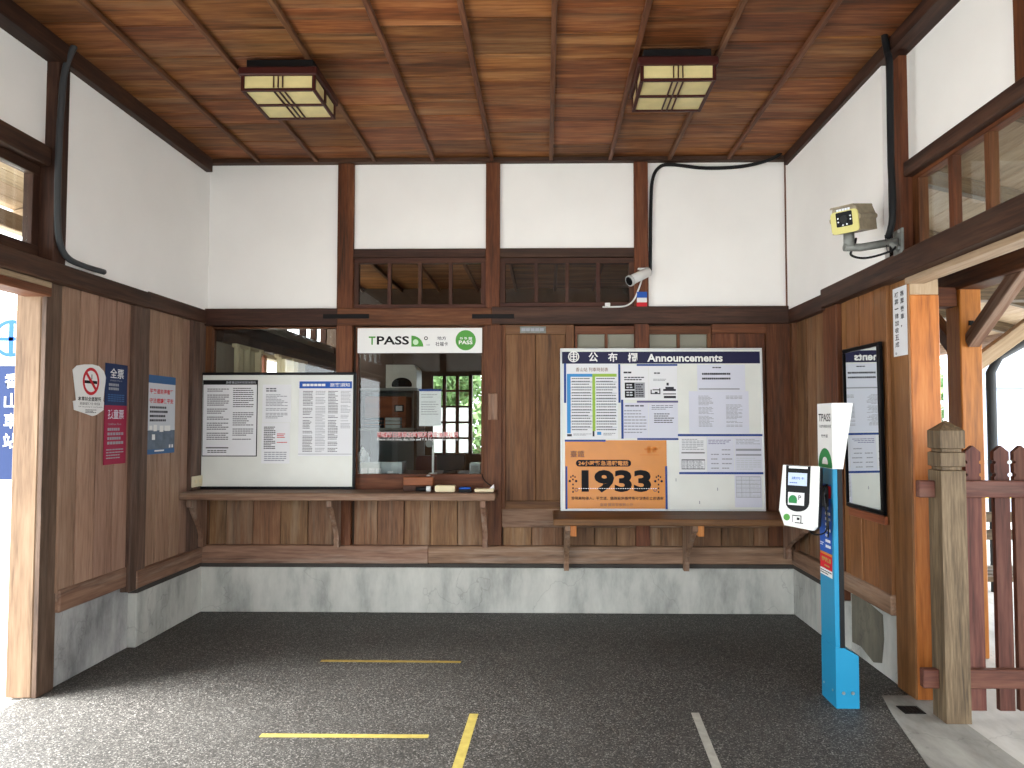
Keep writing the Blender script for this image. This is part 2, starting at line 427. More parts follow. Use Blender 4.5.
vs = [(t0[0], t0[1]), (t1[0], t1[1]), (t1[0] + 0.02, 1.2), (XR + 0.16, 1.2), (XR + 0.16, 3.72), (1.72, 3.72)]
prism('floor_threshold', vs, 0.0, 0.004, 'threshold'); tag(bpy.data.objects['floor_threshold'], 'worn pale concrete threshold under the picket fence', kind='structure')

# ceiling -------------------------------------------------------------
bm = bmesh.new(); bm_box(bm, XL - 0.2, XR + 0.25, YF, D + 0.1, HC + 0.015, HC + 0.1)
ceil = tag(link('ceiling', done(bm, 'ceiling'), 'gap'), 'brown boarded ceiling with thin battens', kind='structure')
pitch = 59.2 / FPX * D * 1.0
bx0 = Sy(551, 157, D)[0]
bat = [bx0 + k * pitch for k in range(-6, 5)]
bat = [x for x in bat if XL + 0.1 < x < XR - 0.05]
edges = [XL - 0.1] + bat + [XR + 0.12]
for a, b in zip(edges, edges[1:]):
    y = D + 0.02
    while y > YF + 0.1:
        wd = random.choice((0.22, 0.26, 0.3, 0.34, 0.4)); y1 = max(YF, y - wd)
        dz = random.uniform(0, 0.006)
        box('board', a + 0.002, b - 0.002, y1 + 0.006, y, HC - 0.004 + dz, HC + 0.014, 'ceil_x', ceil, 0.003)
        y = y1
for x in bat:
    box('batten', x - 0.014, x + 0.014, YF, D, HC - 0.032, HC - 0.004, 'batten_y', ceil, 0.003)
# cornice beams
zc0 = Sy(500, 164, D)[1]
o = box('trim_1', XL - 0.05, XR + 0.05, D - 0.06, D + 0.02, zc0, HC - 0.004, 'beam_x'); tag(o, 'dark timber cornice along the top of the back wall', kind='structure')
o = box('trim_2', XL - 0.12, XL + 0.035, YF, D - 0.06, 3.275, HC - 0.004, 'beam_y'); tag(o, 'dark timber cornice along the top of the left wall', kind='structure')
o = box('trim_3', XR - 0.02, XR + 0.14, YF, D - 0.06, 3.3, HC - 0.004, 'beam_y'); tag(o, 'dark timber cornice along the top of the right wall', kind='structure')

# ---------------------------------------------------------------- back wall
U0, U1 = XL - 0.1, XR + 0.15
def zv(py, px=500, w=0.0): return Sy(px, py, D - w)[1]
def ux(px, py=400, w=0.0): return Sy(px, py, D - w)[0]
zH1, zH0 = zv(309, 400), zv(326, 400)       # head beam
zT = zv(249)                                # transom lintel top
zS1, zS0 = zv(545), zv(563)                 # sill beam
core = []
def corebox(u0, u1, v0, v1): core.append((u0, u1, v0, v1, -0.09, -0.022))
corebox(U0, U1, zT, HC + 0.05)
corebox(U0, ux(346, 280), zH0, zT); corebox(ux(641, 280), U1, zH0, zT); corebox(ux(488, 280), ux(498, 280), zH0, zT)
corebox(U0, U1, 0.0, zv(500))
corebox(U0, ux(208), zv(500), zH0); corebox(ux(338), ux(355), zv(500), zH0); corebox(ux(485), ux(576), zv(500), zH0); corebox(ux(712), U1, zv(500), zH0)
corebox(ux(355), ux(485), zH0 - 0.001, zH0 + 0.08)
bm = bmesh.new()
for b in core: bm_box(bm, *b)
wb = link('wall_back', done(bm, 'wall_back'), 'office_dark', M=MB)
tag(wb, 'back wall of white plaster panels and brown timber framing with the ticket window', kind='structure')
for r_ in ((206, 162, 339, 310), (353, 162, 487, 250), (499, 162, 635, 250), (647, 162, 788, 308)):
    a = rb(*r_); box('plaster_panel', a[0], a[1], a[2], a[3], -0.022, 0.0, 'plaster', wb, 0)
for p0, p1, y0, y1 in ((338, 354, 162, 546), (486, 500, 162, 330), (634, 648, 162, 546)):
    a = rb(p0, y0, p1, y1); box('post', ux(p0, 280), ux(p1, 280), a[2], a[3], -0.05, 0.03, 'timber_y', wb, 0.003)
box('post', ux(484, 430), ux(502, 430), zS1, zH0, -0.05, 0.032, 'timber_y', wb, 0.003)
box('corner_strip', ux(203.5, 240), ux(208, 240), zH0, zc0, -0.02, 0.025, 'timber_y', wb)
box('corner_strip', ux(785, 240), ux(790, 240), zH0, zc0, -0.02, 0.025, 'timber_y', wb)
# head beam in two lengths, scarf joint hidden by the iron straps
box('head_beam', U0, ux(338), zH0, zH1, -0.07, 0.045, 'beam_x', wb, 0.004)
box('head_beam', ux(338), ux(492), zH0, zH1, -0.07, 0.045, 'timber_x', wb, 0.004)
box('head_beam', ux(492), U1, zv(325), zv(307.5), -0.07, 0.045, 'beam_x', wb, 0.004)
for p0, p1, y0, y1 in ((323, 369, 314, 318.5), (472, 514, 314, 318.5)):
    a = rb(p0, y0, p1, y1, 0.05)
    s = box('iron_strap', a[0], a[1], a[2], a[3], 0.045, 0.052, 'iron', wb, 0.001)
for p0, p1 in ((354, 486), (500, 634)):
    box('lintel', ux(p0, 253), ux(p1, 253), zv(258), zT, -0.05, 0.025, 'beam_x', wb, 0.003)
# sill, plinth
box('sill_beam', U0, ux(430), zS0, zS1, -0.05, 0.042, 'sill_x', wb, 0.006)
box('sill_beam', ux(430), U1, zS0 + 0.003, zS1 - 0.002, -0.05, 0.042, 'sill_x', wb, 0.006)
box('dark_strip', U0, U1, zv(567), zS0, -0.05, 0.03, 'dark_strip', wb, 0.003)  # thin dark strip between sill beam and plinth
box('plinth', U0, U1, 0.0, zv(567), -0.06, 0.024, 'plinth', wb, 0.006)
# boards under the left counter
for xs in ((205, 228, 255, 282.5, 309.5, 335), (355, 378.5, 405, 431, 458, 483)):
    for a, b in zip(xs, xs[1:]):
        box('board', ux(a) + 0.002, ux(b) - 0.002, zS1 - 0.01, zv(489), -0.022, 0.0 + random.uniform(-0.004, 0.004), 'board_y', wb, 0.003)
# frieze and boards under the door and the right counter
box('rail', ux(502), ux(790), zv(527), zv(508.5), -0.03, 0.02, 'sill_x', wb, 0.004)
for xs in ((503, 531.5, 563), (563, 594, 616, 638, 660, 690), (690, 720, 752, 790)):
    for a, b in zip(xs, xs[1:]):
        box('board', ux(a) + 0.002, ux(b) - 0.002, zS1 - 0.01, zv(526), -0.022, random.uniform(-0.004, 0.004), 'board_y', wb, 0.003)
# timber panel right of the windows
for a, b in ((712, 738), (738, 766)):
    box('board', ux(a) + 0.002, ux(b) - 0.002, zv(509), zv(332), -0.022, random.uniform(-0.002, 0.002), 'timber_y', wb, 0.003)
box('rail', ux(712), ux(768), zv(334), zH0 + 0.02, -0.03, 0.015, 'timber_x', wb, 0.003)
box('post', ux(766), ux(790), zS1, zH0 + 0.02, -0.05, 0.024, 'timber_y', wb, 0.003)
box('post', ux(203), ux(212), zS1, zH0, -0.05, 0.02, 'timber_y', wb, 0.003)
h = box('pull_handle', ux(488.5), ux(498, 400), zv(420), zv(393.5), 0.032, 0.05, 'sill_y', wb, 0.006)

def window(name, label, a, w0, w1, cols, rows, bar, pane_mat, wood_='dark', muntin=0.012, pane_w=None, M=MB, bars_h=None):
    """frame, muntins and one object per pane; a = (u0,u1,v0,v1)"""
    u0, u1, v0, v1 = a
    win = empty(name, M @ Matrix.Translation((u0, v0, 0)), label, kind='structure')
    W, H = u1 - u0, v1 - v0
    bt, bb, bs = bar
    box('frame', 0, W, H - bt, H, w0, w1, wood_ + '_x', win); box('frame', 0, W, 0, bb, w0, w1, wood_ + '_x', win)
    box('frame', 0, bs, bb, H - bt, w0, w1, wood_ + '_y', win); box('frame', W - bs, W, bb, H - bt, w0, w1, wood_ + '_y', win)
    iw, ih = W - 2 * bs, H - bt - bb; pw = (w0 + w1) / 2 if pane_w is None else pane_w
    cw, ch = iw / cols, ih / rows
    for i in range(1, cols): box('muntin', bs + i * cw - muntin / 2, bs + i * cw + muntin / 2, bb, H - bt, w0 + 0.004, w1 - 0.004, wood_ + '_y', win, 0.001)
    for j in range(1, rows): box('muntin', bs, W - bs, bb + j * ch - muntin / 2, bb + j * ch + muntin / 2, w0 + 0.006, w1 - 0.006, wood_ + '_x', win, 0.001)
    for i in range(cols):
        for j in range(rows):
            box('pane', bs + i * cw + 0.001, bs + (i + 1) * cw - 0.001, bb + j * ch + 0.001, bb + (j + 1) * ch - 0.001, pw - 0.002, pw + 0.002, pane_mat, win, 0)
    return win
px_ = 5.28 / 710
window('window_1', 'four-pane transom window above the ticket window', rb(353.5, 258, 486.5, 309), -0.045, 0.005, 4, 1, (0.04, 0.035, 0.04), 'glass', muntin=0.026)
window('window_2', 'four-pane transom window above the wooden sliding door', rb(500, 258, 634.5, 307), -0.045, 0.005, 4, 1, (0.04, 0.035, 0.04), 'glass', muntin=0.026)
window('window_3', 'two-pane frosted office window just right of the sliding door', rb(575, 326, 638, 500), -0.045, 0.005, 2, 3, (0.06, 0.05, 0.02), 'frost_grey', 'timber', muntin=0.022)
window('window_4', 'two-pane frosted office window behind the right of the announcement board', rb(646, 326, 712, 500), -0.045, 0.005, 2, 3, (0.06, 0.05, 0.03), 'frost_grey', 'timber', muntin=0.022)
window('window_5', 'single-pane office window with curtains inside, behind the black-framed notice board', rb(211, 327, 337, 489), -0.045, 0.005, 1, 1, (0.012, 0.05, 0.012), 'glass', 'timber')
window('window_6', 'ticket window of clear glass in a brown wooden frame', rb(355.5, 327, 484, 490), -0.03, 0.012, 1, 1, (0.012, 0.118, 0.02), 'glass', 'timber')

# sliding door
a = rb(501.5, 325, 574, 509)
dr = empty('door_1', MB @ Matrix.Translation((a[0], a[2], 0)), 'closed brown plank sliding door with a worn metal nameplate', kind='structure')
W, H = a[1] - a[0], a[3] - a[2]
bw = (W - 0.09) / 2
box('plank', 0.03, 0.03 + bw - 0.001, 0.06, H - 0.07, -0.02, 0.004, 'door_y', dr, 0.003)
box('plank', 0.032 + bw, 0.03 + 2 * bw, 0.06, H - 0.07, -0.02, 0.002, 'door_y', dr, 0.003)
box('stile', 0, 0.03, 0, H, -0.03, 0.014, 'timber_y', dr); box('stile', W - 0.06, W, 0, H, -0.03, 0.014, 'door_y', dr)
box('rail', 0.03, W - 0.06, H - 0.07, H, -0.03, 0.012, 'door_x', dr); box('rail', 0.03, W - 0.06, 0, 0.06, -0.03, 0.012, 'door_x', dr)
np_ = box('nameplate', (520 - 501.5) * px_, (546 - 501.5) * px_, H - 0.063, H - 0.013, 0.012, 0.016, 'zinc', dr, 0.001)
tag(np_, 'weathered grey metal nameplate')
print_lines(-0.085, 0.085, -0.012, 0.014, 1, 0.0026, 'ink_grey', np_, fill=0.9, rag=0, words=5, skip=0)

# ---------------------------------------------------------------- left wall
wl_core = []
def Lz(px, py, X=XL): return Sx(px, py, X)[1]
bm = bmesh.new()
zb1, zb0 = 2.225, 2.125
bm_box(bm, YF, D + 0.1, zb1 - 0.02, HC + 0.05, -0.2, -0.1) if False else None
# upper plaster core, leaving the transom light open
bm_box(bm, 3.66, D + 0.1, zb1 - 0.04, HC + 0.05, -0.16, -0.035)
bm_box(bm, YF, 3.66, 2.78, HC + 0.05, -0.16, -0.085)
bm_box(bm, 3.745, D + 0.1, 0.0, zb1 - 0.04, -0.16, -0.1)
bm_box(bm, YF, -0.9, 0.0, zb1 - 0.04, -0.16, -0.1)
bm_box(bm, YF, -0.9, zb1 - 0.04, 2.78, -0.16, -0.085)
wl = link('wall_left', done(bm, 'wall_left'), 'gap', M=ML)
tag(wl, 'left wall of white plaster over brown vertical boards', kind='structure')
box('plaster_panel', 3.67, D, zb1 - 0.02, 3.29, -0.035, -0.012, 'plaster', wl, 0)
for y0, y1 in ((2.5, 3.59), (1.2, 2.4), (YF, 1.1)):
    box('plaster_panel', y0, y1, 2.8, 3.29, -0.085, -0.06, 'plaster', wl, 0)
box('post', 3.58, 3.675, zb1, 3.3, -0.14, 0.0, 'beam_y', wl, 0.004)
box('post', 2.4, 2.5, zb1, 3.3, -0.14, -0.03, 'timber_y', wl, 0.004); box('post', 1.1, 1.2, zb1, 3.3, -0.14, -0.03, 'timber_y', wl, 0.004)
box('head_beam', YF, 4.47, zb0, zb1, -0.15, 0.012, 'beam_x', wl, 0.005)
box('head_beam', 4.47, D, zb0 + 0.01, zb1 + 0.01, -0.1, 0.0, 'beam_x', wl, 0.004)
box('door_track', -0.9, 3.62, zb0 - 0.03, zb0, -0.1, -0.03, 'raw_x', wl, 0.003)
box('track_rail', -0.9, 3.62, zb0 - 0.075, zb0 - 0.03, -0.17, -0.03, 'timber_x', wl, 0.003)
ep = box('end_post', 3.61, 3.735, 0.0, zb0, -0.21, -0.075, 'jamb_y', wl, 0.006)
box('end_post_lining', 3.612, 3.74, 0.0, zb0, -0.075, -0.05, 'post_grey_y', wl, 0.002)
box('post', 4.33, 4.5, 0.36, zb0, -0.1, -0.006, 'post_grey_y', wl, 0.005)
ys = [3.72, 3.86, 4.02, 4.19, 4.34]
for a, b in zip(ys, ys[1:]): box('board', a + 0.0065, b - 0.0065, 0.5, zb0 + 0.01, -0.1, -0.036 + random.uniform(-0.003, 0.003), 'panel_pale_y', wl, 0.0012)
ys = [4.5, 4.66, 4.83, 4.96, 5.07]
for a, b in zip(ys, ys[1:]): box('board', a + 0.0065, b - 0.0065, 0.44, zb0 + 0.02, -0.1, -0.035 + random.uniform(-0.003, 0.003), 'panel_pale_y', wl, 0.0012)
box('post', 5.07, D, 0.44, zb0 + 0.02, -0.1, -0.012, 'post_grey_y', wl, 0.004)
box('sill_beam', 3.735, 4.34, 0.395, 0.515, -0.1, -0.026, 'sill_x', wl, 0.006)
box('sill_beam', 4.4, D - 0.02, 0.365, 0.475, -0.1, 0.0, 'sill_x', wl, 0.006)
box('dark_strip', 4.42, D - 0.03, 0.335, 0.365, -0.1, -0.006, 'dark_strip', wl, 0.003)
box('plinth', 3.735, 4.42, 0.0, 0.395, -0.12, -0.062, 'plinth_old', wl, 0.006)
box('plinth', 4.42, D, 0.0, 0.335, -0.12, -0.01, 'plinth', wl, 0.006)
wx = window('window_7', 'bright transom window over the left opening', (2.5, 3.58, 2.225, 2.72), -0.13, -0.08, 4, 1, (0.05, 0.08, 0.05), 'glass', 'beam', muntin=0.03, M=ML)
window('window_8', 'transom window over the left opening, nearer the front', (1.2, 2.4, 2.225, 2.72), -0.13, -0.08, 4, 1, (0.05, 0.08, 0.05), 'glass', 'timber', muntin=0.03, M=ML)
window('window_12', 'transom window over the left opening, nearest the front wall', (-0.9, 1.1, 2.225, 2.72), -0.13, -0.08, 6, 1, (0.05, 0.08, 0.05), 'glass', 'timber', muntin=0.03, M=ML)
for y0, y1 in ((2.5, 3.58), (1.2, 2.4), (-0.9, 1.1)):
    box('lintel', y0, y1, 2.72, 2.82, -0.14, -0.02, 'beam_x', wl, 0.005)

MFW = frame((0, YF, 0), (-1, 0, 0), (0, 0, 1))  # unseen wall, posts and boards added to block sky mirrored in the ticket glass
bm = bmesh.new(); bm_box(bm, 0.85, -XL + 0.1, 0, HC + 0.05, -0.12, 0.0); bm_box(bm, -XR - 0.1, 0.85, 3.0, HC + 0.05, -0.12, 0.0)
wf = tag(link('wall_front', done(bm, 'wall_front'), 'plaster', M=MFW), 'unseen front wall added behind the viewer to keep sky reflection off the ticket glass', kind='structure')
for x in (0.85, 1.7): box('post', x, x + 0.11, 0, HC, 0.0, 0.03, 'timber_y', wf, 0.004)
box('head_beam', 0.85, -XL, 2.15, 2.27, 0.0, 0.04, 'beam_x', wf, 0.004)
for k in range(5): box('board', 0.98 + k * 0.31, 0.98 + k * 0.31 + 0.306, 0.4, 2.15, 0.0, 0.015, 'panel_y', wf, 0.003)
box('plinth', 0.85, -XL, 0, 0.38, 0.0, 0.03, 'plinth', wf, 0.004)
# ---------------------------------------------------------------- right wall (u runs towards the camera: u = -Y)
rt1, rt0 = 2.26, 2.14
bm = bmesh.new()
bm_box(bm, -D - 0.1, -3.74, rt1 - 0.04, HC + 0.05, -0.2, -0.03)
bm_box(bm, -3.74, -YF, 2.74, HC + 0.05, -0.2, -0.11)
bm_box(bm, -D - 0.1, -3.85, 0.0, rt1 - 0.04, -0.2, -0.14)
bm_box(bm, -0.6, -YF, 0.0, rt1 - 0.04, -0.2, -0.14)
bm_box(bm, -0.6, -YF, rt1 - 0.04, 2.74, -0.2, -0.11)
wr = link('wall_right', done(bm, 'wall_right'), 'gap', M=MR)
tag(wr, 'right wall of white plaster over honey brown vertical boards', kind='structure')
box('plaster_panel', -D, -3.75, rt1 - 0.03, 3.32, -0.03, -0.006, 'plaster', wr, 0)
for y0, y1 in ((-3.65, -2.78), (-2.68, -1.5), (-1.4, -YF)):
    box('plaster_panel', y0, y1, 2.72, 3.32, -0.11, -0.085, 'plaster', wr, 0)
box('post', -3.755, -3.64, rt1, 3.32, -0.16, -0.045, 'timber_y', wr, 0.004)
for y in (-2.78, -1.5): box('post', y, y + 0.1, 2.70, 3.32, -0.16, -0.06, 'timber_y', wr, 0.004)
box('head_beam', -4.62, -YF, rt0, rt1, -0.18, 0.0, 'beam_x', wr, 0.005)
box('head_beam', -D, -4.62, rt0 - 0.015, rt1 - 0.03, -0.14, -0.005, 'beam_x', wr, 0.004)
box('door_track', -3.66, -0.6, rt0 - 0.03, rt0, -0.16, -0.06, 'raw_x', wr, 0.003)
box('lintel', -3.64, -YF, 2.66, 2.735, -0.16, -0.055, 'beam_x', wr, 0.005)
window('window_9', 'transom window over the right opening, beside the security camera', (-3.64, -2.7, rt1, 2.67), -0.15, -0.1, 3, 1, (0.03, 0.03, 0.06), 'glass', 'timber', muntin=0.035, M=MR)
window('window_10', 'transom window over the right opening, nearer the front', (-2.68, -1.5, rt1, 2.67), -0.15, -0.1, 4, 1, (0.03, 0.03, 0.05), 'glass', 'timber', muntin=0.035, M=MR)
# end post: honey timber, raw timber at its head
box('end_post', -3.85, -3.66, 0.0, rt0 - 0.085, -0.235, -0.085, 'honey_y', wr, 0.005)
box('end_post_head', -3.85, -3.662, rt0 - 0.085, rt0, -0.233, -0.087, 'raw_y', wr, 0.003)
box('end_post_lining', -3.85, -3.662, 0.0, rt0, -0.085, -0.075, 'panel_y', wr, 0.002)
box('post', -4.66, -4.45, 0.3, rt0, -0.14, -0.03, 'timber_y', wr, 0.005)
ys = [-4.45, -4.37, -4.2, -4.01, -3.85]
for a, b in zip(ys, ys[1:]): box('board', a + 0.0065, b - 0.0065, 0.46, rt0 + 0.02, -0.14, -0.06 + random.uniform(-0.003, 0.003), 'panel_y', wr, 0.0012)
ys = [-5.2, -5.02, -4.84, -4.66]
for a, b in zip(ys, ys[1:]): box('board', a + 0.0065, b - 0.0065, 0.44, rt0 + 0.02, -0.14, -0.05 + random.uniform(-0.003, 0.003), 'board_y', wr, 0.0012)
box('post', -D, -5.2, 0.36, rt0 + 0.01, -0.14, -0.02, 'timber_y', wr, 0.004)
box('sill_beam', -4.46, -3.85, 0.37, 0.48, -0.14, -0.048, 'sill_x', wr, 0.006)
box('sill_beam', -D + 0.02, -4.6, 0.365, 0.475, -0.14, -0.005, 'sill_x', wr, 0.006)
box('dark_strip', -D + 0.02, -4.62, 0.335, 0.365, -0.14, -0.01, 'dark_strip', wr, 0.003)
box('plinth', -D, -4.72, 0.0, 0.335, -0.16, -0.02, 'plinth', wr, 0.006)
box('plinth', -4.72, -4.44, 0.0, 0.3, -0.16, -0.03, 'plinth', wr, 0.006)
box('plinth', -4.44, -3.85, 0.0, 0.37, -0.16, -0.085, 'plinth', wr, 0.006)
prism('repair_patch', [(-4.42, 0.06), (-4.3, 0.07), (-4.14, 0.03), (-4.04, 0.06), (-4.01, 0.2), (-4.02, 0.33), (-4.16, 0.35), (-4.3, 0.365), (-4.42, 0.35)], -0.085, -0.082, 'patch', wr)

# ================================================================ counters
ZC = zv(489)
def bracket(name_parent, u, top, foot, reach, mat='sill', th=0.036, block=False):
    """shaped timber knee under a counter: arm, leg and a scrolled brace"""
    n = 8; pts = [(0.0, top), (reach, top), (reach, top - 0.05), (reach - 0.03, top - 0.062)]
    for k in range(n + 1):
        t = k / n
        pts.append((0.05 + (reach - 0.09) * (1 - t) ** 1.6, top - 0.062 - (top - foot - 0.13) * t ** 0.8))
    pts += [(0.058, foot + 0.05), (0.05, foot), (0.0, foot)]
    M = Matrix(((0, 0, 1, u - th / 2), (0, 1, 0, 0), (1, 0, 0, 0), (0, 0, 0, 1)))
    o = prism('bracket', pts, 0, th, mat + '_y', name_parent, M=M)
    if block: box('block', 0.0, 0.0 + 0.03, 0, 0.001, 0, 0.001, 'honey_y', o, 0) if False else None
    return o
u0c, u1c = XL - 0.03, Sy(495, 496, D - 0.33)[0]
c1 = empty('ticket_counter', MB @ Matrix.Translation(((u0c + u1c) / 2, 0.0, 0)), 'long narrow brown wooden counter below the ticket window', 'counter')
o_ = (u0c + u1c) / 2
box('top', u0c - o_, u1c - o_, ZC - 0.052, ZC, 0.046, 0.335, 'sill_x', c1, 0.006)
for px in (203, 340, 486):
    bracket(c1, ux(px, 520) - o_ + (0.03 if px == 203 else 0), ZC - 0.052, zS1 - 0.005 , 0.24).location.z += 0.042
ZC2 = zv(509.7)
u0d = Sy(553.5, 519, 4.76)[0]; u1d = XR - 0.012
o2 = (u0d + u1d) / 2
c2 = empty('notice_shelf', MB @ Matrix.Translation((o2, 0, 0)), 'dark brown wooden shelf under the announcement board', 'shelf')
box('top', u0d - o2, u1d - o2, ZC2 - 0.045, ZC2, 0.02, 0.5, 'door_x', c2, 0.006)
for px in (566, 684):
    u = ux(px, 545) - o2
    b_ = bracket(c2, u, ZC2 - 0.045, zv(568), 0.36); b_.location.z += 0.045
    box('block', u + 0.018, u + 0.06, ZC2 - 0.13, ZC2 - 0.045, 0.33, 0.41, 'honey_y', c2, 0.003)
bracket(c2, XR - 0.04 - o2, ZC2 - 0.045, zS1 - 0.08, 0.4).location.z += 0.045

# ================================================================ ceiling lamps
def ceiling_lamp(cx, y0, y1, x0, x1, label):
    Wd, Dp = x1 - x0, y1 - y0; zb = 3.17; gt = 3.252
    t = empty('ceiling_lamp', Matrix.Translation(((x0 + x1) / 2, (y0 + y1) / 2, zb)), label, 'lamp', 'ceiling lamps')
    a, b, h = Wd / 2, Dp / 2, gt - zb
    box('mount', -a - 0.012, a + 0.012, -b - 0.012, b + 0.012, h, h + 0.045, 'lamp_wood', t, 0.006)
    box('mount', -a + 0.02, a - 0.02, -b + 0.02, b - 0.02, h + 0.045, HC - 0.03 - zb, 'black', t, 0.003)
    f = 0.018
    for sx in (-1, 1):
        for sy in (-1, 1): box('corner_post', sx * a, sx * (a - f), sy * b, sy * (b - f), 0, h, 'lamp_wood', t)
        box('bottom_rail', sx * a, sx * (a - f), -b + f, b - f, 0, f * 0.8, 'lamp_wood', t)
        box('bottom_rail', -a + f, a - f, sx * b, sx * (b - f), 0, f * 0.8, 'lamp_wood', t)
    box('crossbar', -a + f, a - f, -0.01, 0.01, 0, 0.01, 'lamp_wood', t)
    for k in (-1, 0, 1):
        box('muntin', k * 0.028 - 0.004, k * 0.028 + 0.004, -b + f, b - f, 0.001, 0.009, 'lamp_wood', t, 0.001)
        for sy in (-1, 1): box('muntin', k * 0.024 - 0.003, k * 0.024 + 0.003, sy * b, sy * (b - 0.008), f, h, 'lamp_wood', t, 0.001)
    for sx in (-1, 1):
        box('muntin', sx * a, sx * (a - 0.01), -0.012, 0.012, f, h, 'lamp_wood', t, 0.001)
        for sy in (-1, 1):
            box('shade_pane', sx * (a - f), sx * 0.002, sy * 0.002, sy * (b - f), 0.009, 0.013, 'lamp_glass', t, 0)
            box('shade_pane', sx * (a - f), sx * 0.002, sy * (b - 0.012), sy * (b - 0.008), f, h, 'lamp_glass', t, 0)
            box('shade_pane', sx * (a - 0.012), sx * (a - 0.008), sy * 0.012, sy * (b - f), f, h, 'lamp_glass', t, 0)
def lamp_from(pl, pr, yf, yb, label):
    y0 = (3.17 - EYE) / _ray((pl + pr) / 2, yf).z * _ray((pl + pr) / 2, yf).y
    y1 = (3.17 - EYE) / _ray((pl + pr) / 2, yb).z * _ray((pl + pr) / 2, yb).y
    ceiling_lamp(0, y0, y1, Sy(pl, yf, y0)[0], Sy(pr, yf, y0)[0], label)
lamp_from(240.5, 315, 90.5, 120.4, 'square wooden ceiling lamp with cream panes, left of the two')
lamp_from(640.5, 716.5, 80.6, 112.3, 'square wooden ceiling lamp with cream panes, right of the two')

# ================================================================ cables
def wall_path(pts, M, loc):  # local points of a wall frame -> path around a base point
    P = [M @ Vector(p) for p in pts]; return [p - loc for p in P]
def cable(name, pts, M, r, mat, label, cat='cable'):
    P = [M @ Vector(p) for p in pts]; base = min(P, key=lambda q: q.z)
    o = tube(name, [p - base for p in P], r, mat, loc=base); tag(o, label, cat); return o
pp = [(ux(px, py), zv(py, px), 0.02 if i < 9 else 0.012) for i, (px, py) in enumerate(((782, 152), (770, 162), (742, 168.5), (705, 169), (670, 165.5), (658, 169), (652, 181), (650.5, 205), (650, 240), (650, 274)))]
pp[0] = (pp[0][0], pp[0][1], 0.085); pp[1] = (pp[1][0], pp[1][1], 0.078); pp[2] = (pp[2][0], pp[2][1], 0.05)
cable('cable', pp, MB, 0.013, 'rubber', 'thick black cable looping along the top of the back wall\'s right plaster panel')
pts = []
for px, py in ((69, 46), (65, 70), (61, 110), (58.5, 160), (57.5, 215), (60, 243), (68, 258), (84, 266), (104, 272)):
    y, z = Sx(px, py, XL + 0.022); pts.append((y, max(z, zb1 + 0.016), 0.022 if pts else 0.05))
cable('conduit_pipe', pts, ML, 0.016, 'conduit', 'dark grey conduit running down the left wall beside the post', 'conduit')
pts = []
for px, py in ((884, 33), (887, 52), (889.5, 62), (890, 100), (891, 160), (892.5, 195), (892, 222), (888, 238)):
    y, z = Sx(px, py, XR - 0.045 if pts else XR - 0.05); pts.append((-y, z, 0.045 if pts else 0.05))
cable('conduit_pipe', pts, MR, 0.017, 'rubber', 'black conduit running down the right wall to the security camera', 'conduit')

# ================================================================ ticket window banner
a = rb(357.5, 328, 482, 353, 0.02)
bn = empty('banner', MB @ Matrix.Translation((a[0], a[2], 0.014)), 'white ticket banner with green lettering across the top of the ticket window', 'banner')
W, H = a[1] - a[0], a[3] - a[2]
box('sheet', 0, W, 0, H, 0, 0.004, 'white', bn, 0)
def bu(x): return (x - 22) / (963 - 22) * W      # banner measured in its own crop
def bv(y): return (222 - y) / (222 - 27) * H
text('T', bu(107), bu(158), bv(157), bv(92), 0.005, 'green', bn, bold=0.02)
text('PASS', bu(168), bu(412), bv(157), bv(90), 0.005, 'ink_black', bn, bold=0.025)
lg = prism('logo_leaf', [(bu(430), bv(172)), (bu(520), bv(172))] + [(bu(430) + (bu(520) - bu(430)) * math.cos(t), bv(172) + (bv(86) - bv(172)) * math.sin(t)) for t in [k * math.pi / 2 / 8 for k in range(1, 9)]], 0.004, 0.005, 'green', bn)
prism('logo_dot', ring_pts(bu(462), bv(137), bu(462) - bu(441)), 0.005, 0.0056, 'pale_green', bn)
annulus('logo_ring', bu(540), bv(107), 0.014, 0.008, 0.0045, 'ink_black', bn)
text('月票', bu(540), bu(570), bv(166), bv(152), 0.005, 'ink_grey', bn)
text('地方', bu(625), bu(692), bv(122), bv(92), 0.005, 'ink', bn, bold=0.01)
text('社福卡', bu(612), bu(706), bv(168), bv(135), 0.005, 'ink', bn, bold=0.01)
prism('logo_disc', ring_pts(bu(840), bv(123), (bu(917) - bu(764)) / 2), 0.004, 0.0052, 'green', bn)
text('竹竹苗', bu(795), bu(890), bv(120), bv(98), 0.0056, 'white', bn, bold=0.02)
text('PASS', bu(788), bu(892), bv(155), bv(125), 0.0056, 'white', bn, bold=0.03)

# lettering on the ticket glass
a = rb(377, 432, 458, 441, 0.0)
gl = empty('window_lettering', MB @ Matrix.Translation((a[0], a[2], -0.0035)), 'red and white lettering stuck on the ticket window glass', 'lettering')
W, H = a[1] - a[0], a[3] - a[2]
text('請確認日期車次時間及找零後再離開', -0.002, W + 0.002, H * 0.4 - 0.003, H + 0.003, 0.0, 'white', gl, name='letter_outline', bold=0.06)
text('請確認日期車次時間及找零後再離開', 0, W, H * 0.4, H, 0.0008, 'ink_red', gl, bold=0.0)
text('Please check time, day, title and T & Notice before leaving', 0, W, 0, H * 0.3, 0.0008, 'white', gl, bold=0.02)

# ================================================================ notice boards
def sheet(name, M, W, H, label, mat='paper', cat='notice', th=0.0012, group=None):
    t = empty(name, M, label, cat, group)
    s = box('sheet', 0, W, 0, H, 0, th, mat, t, 0)
    return t
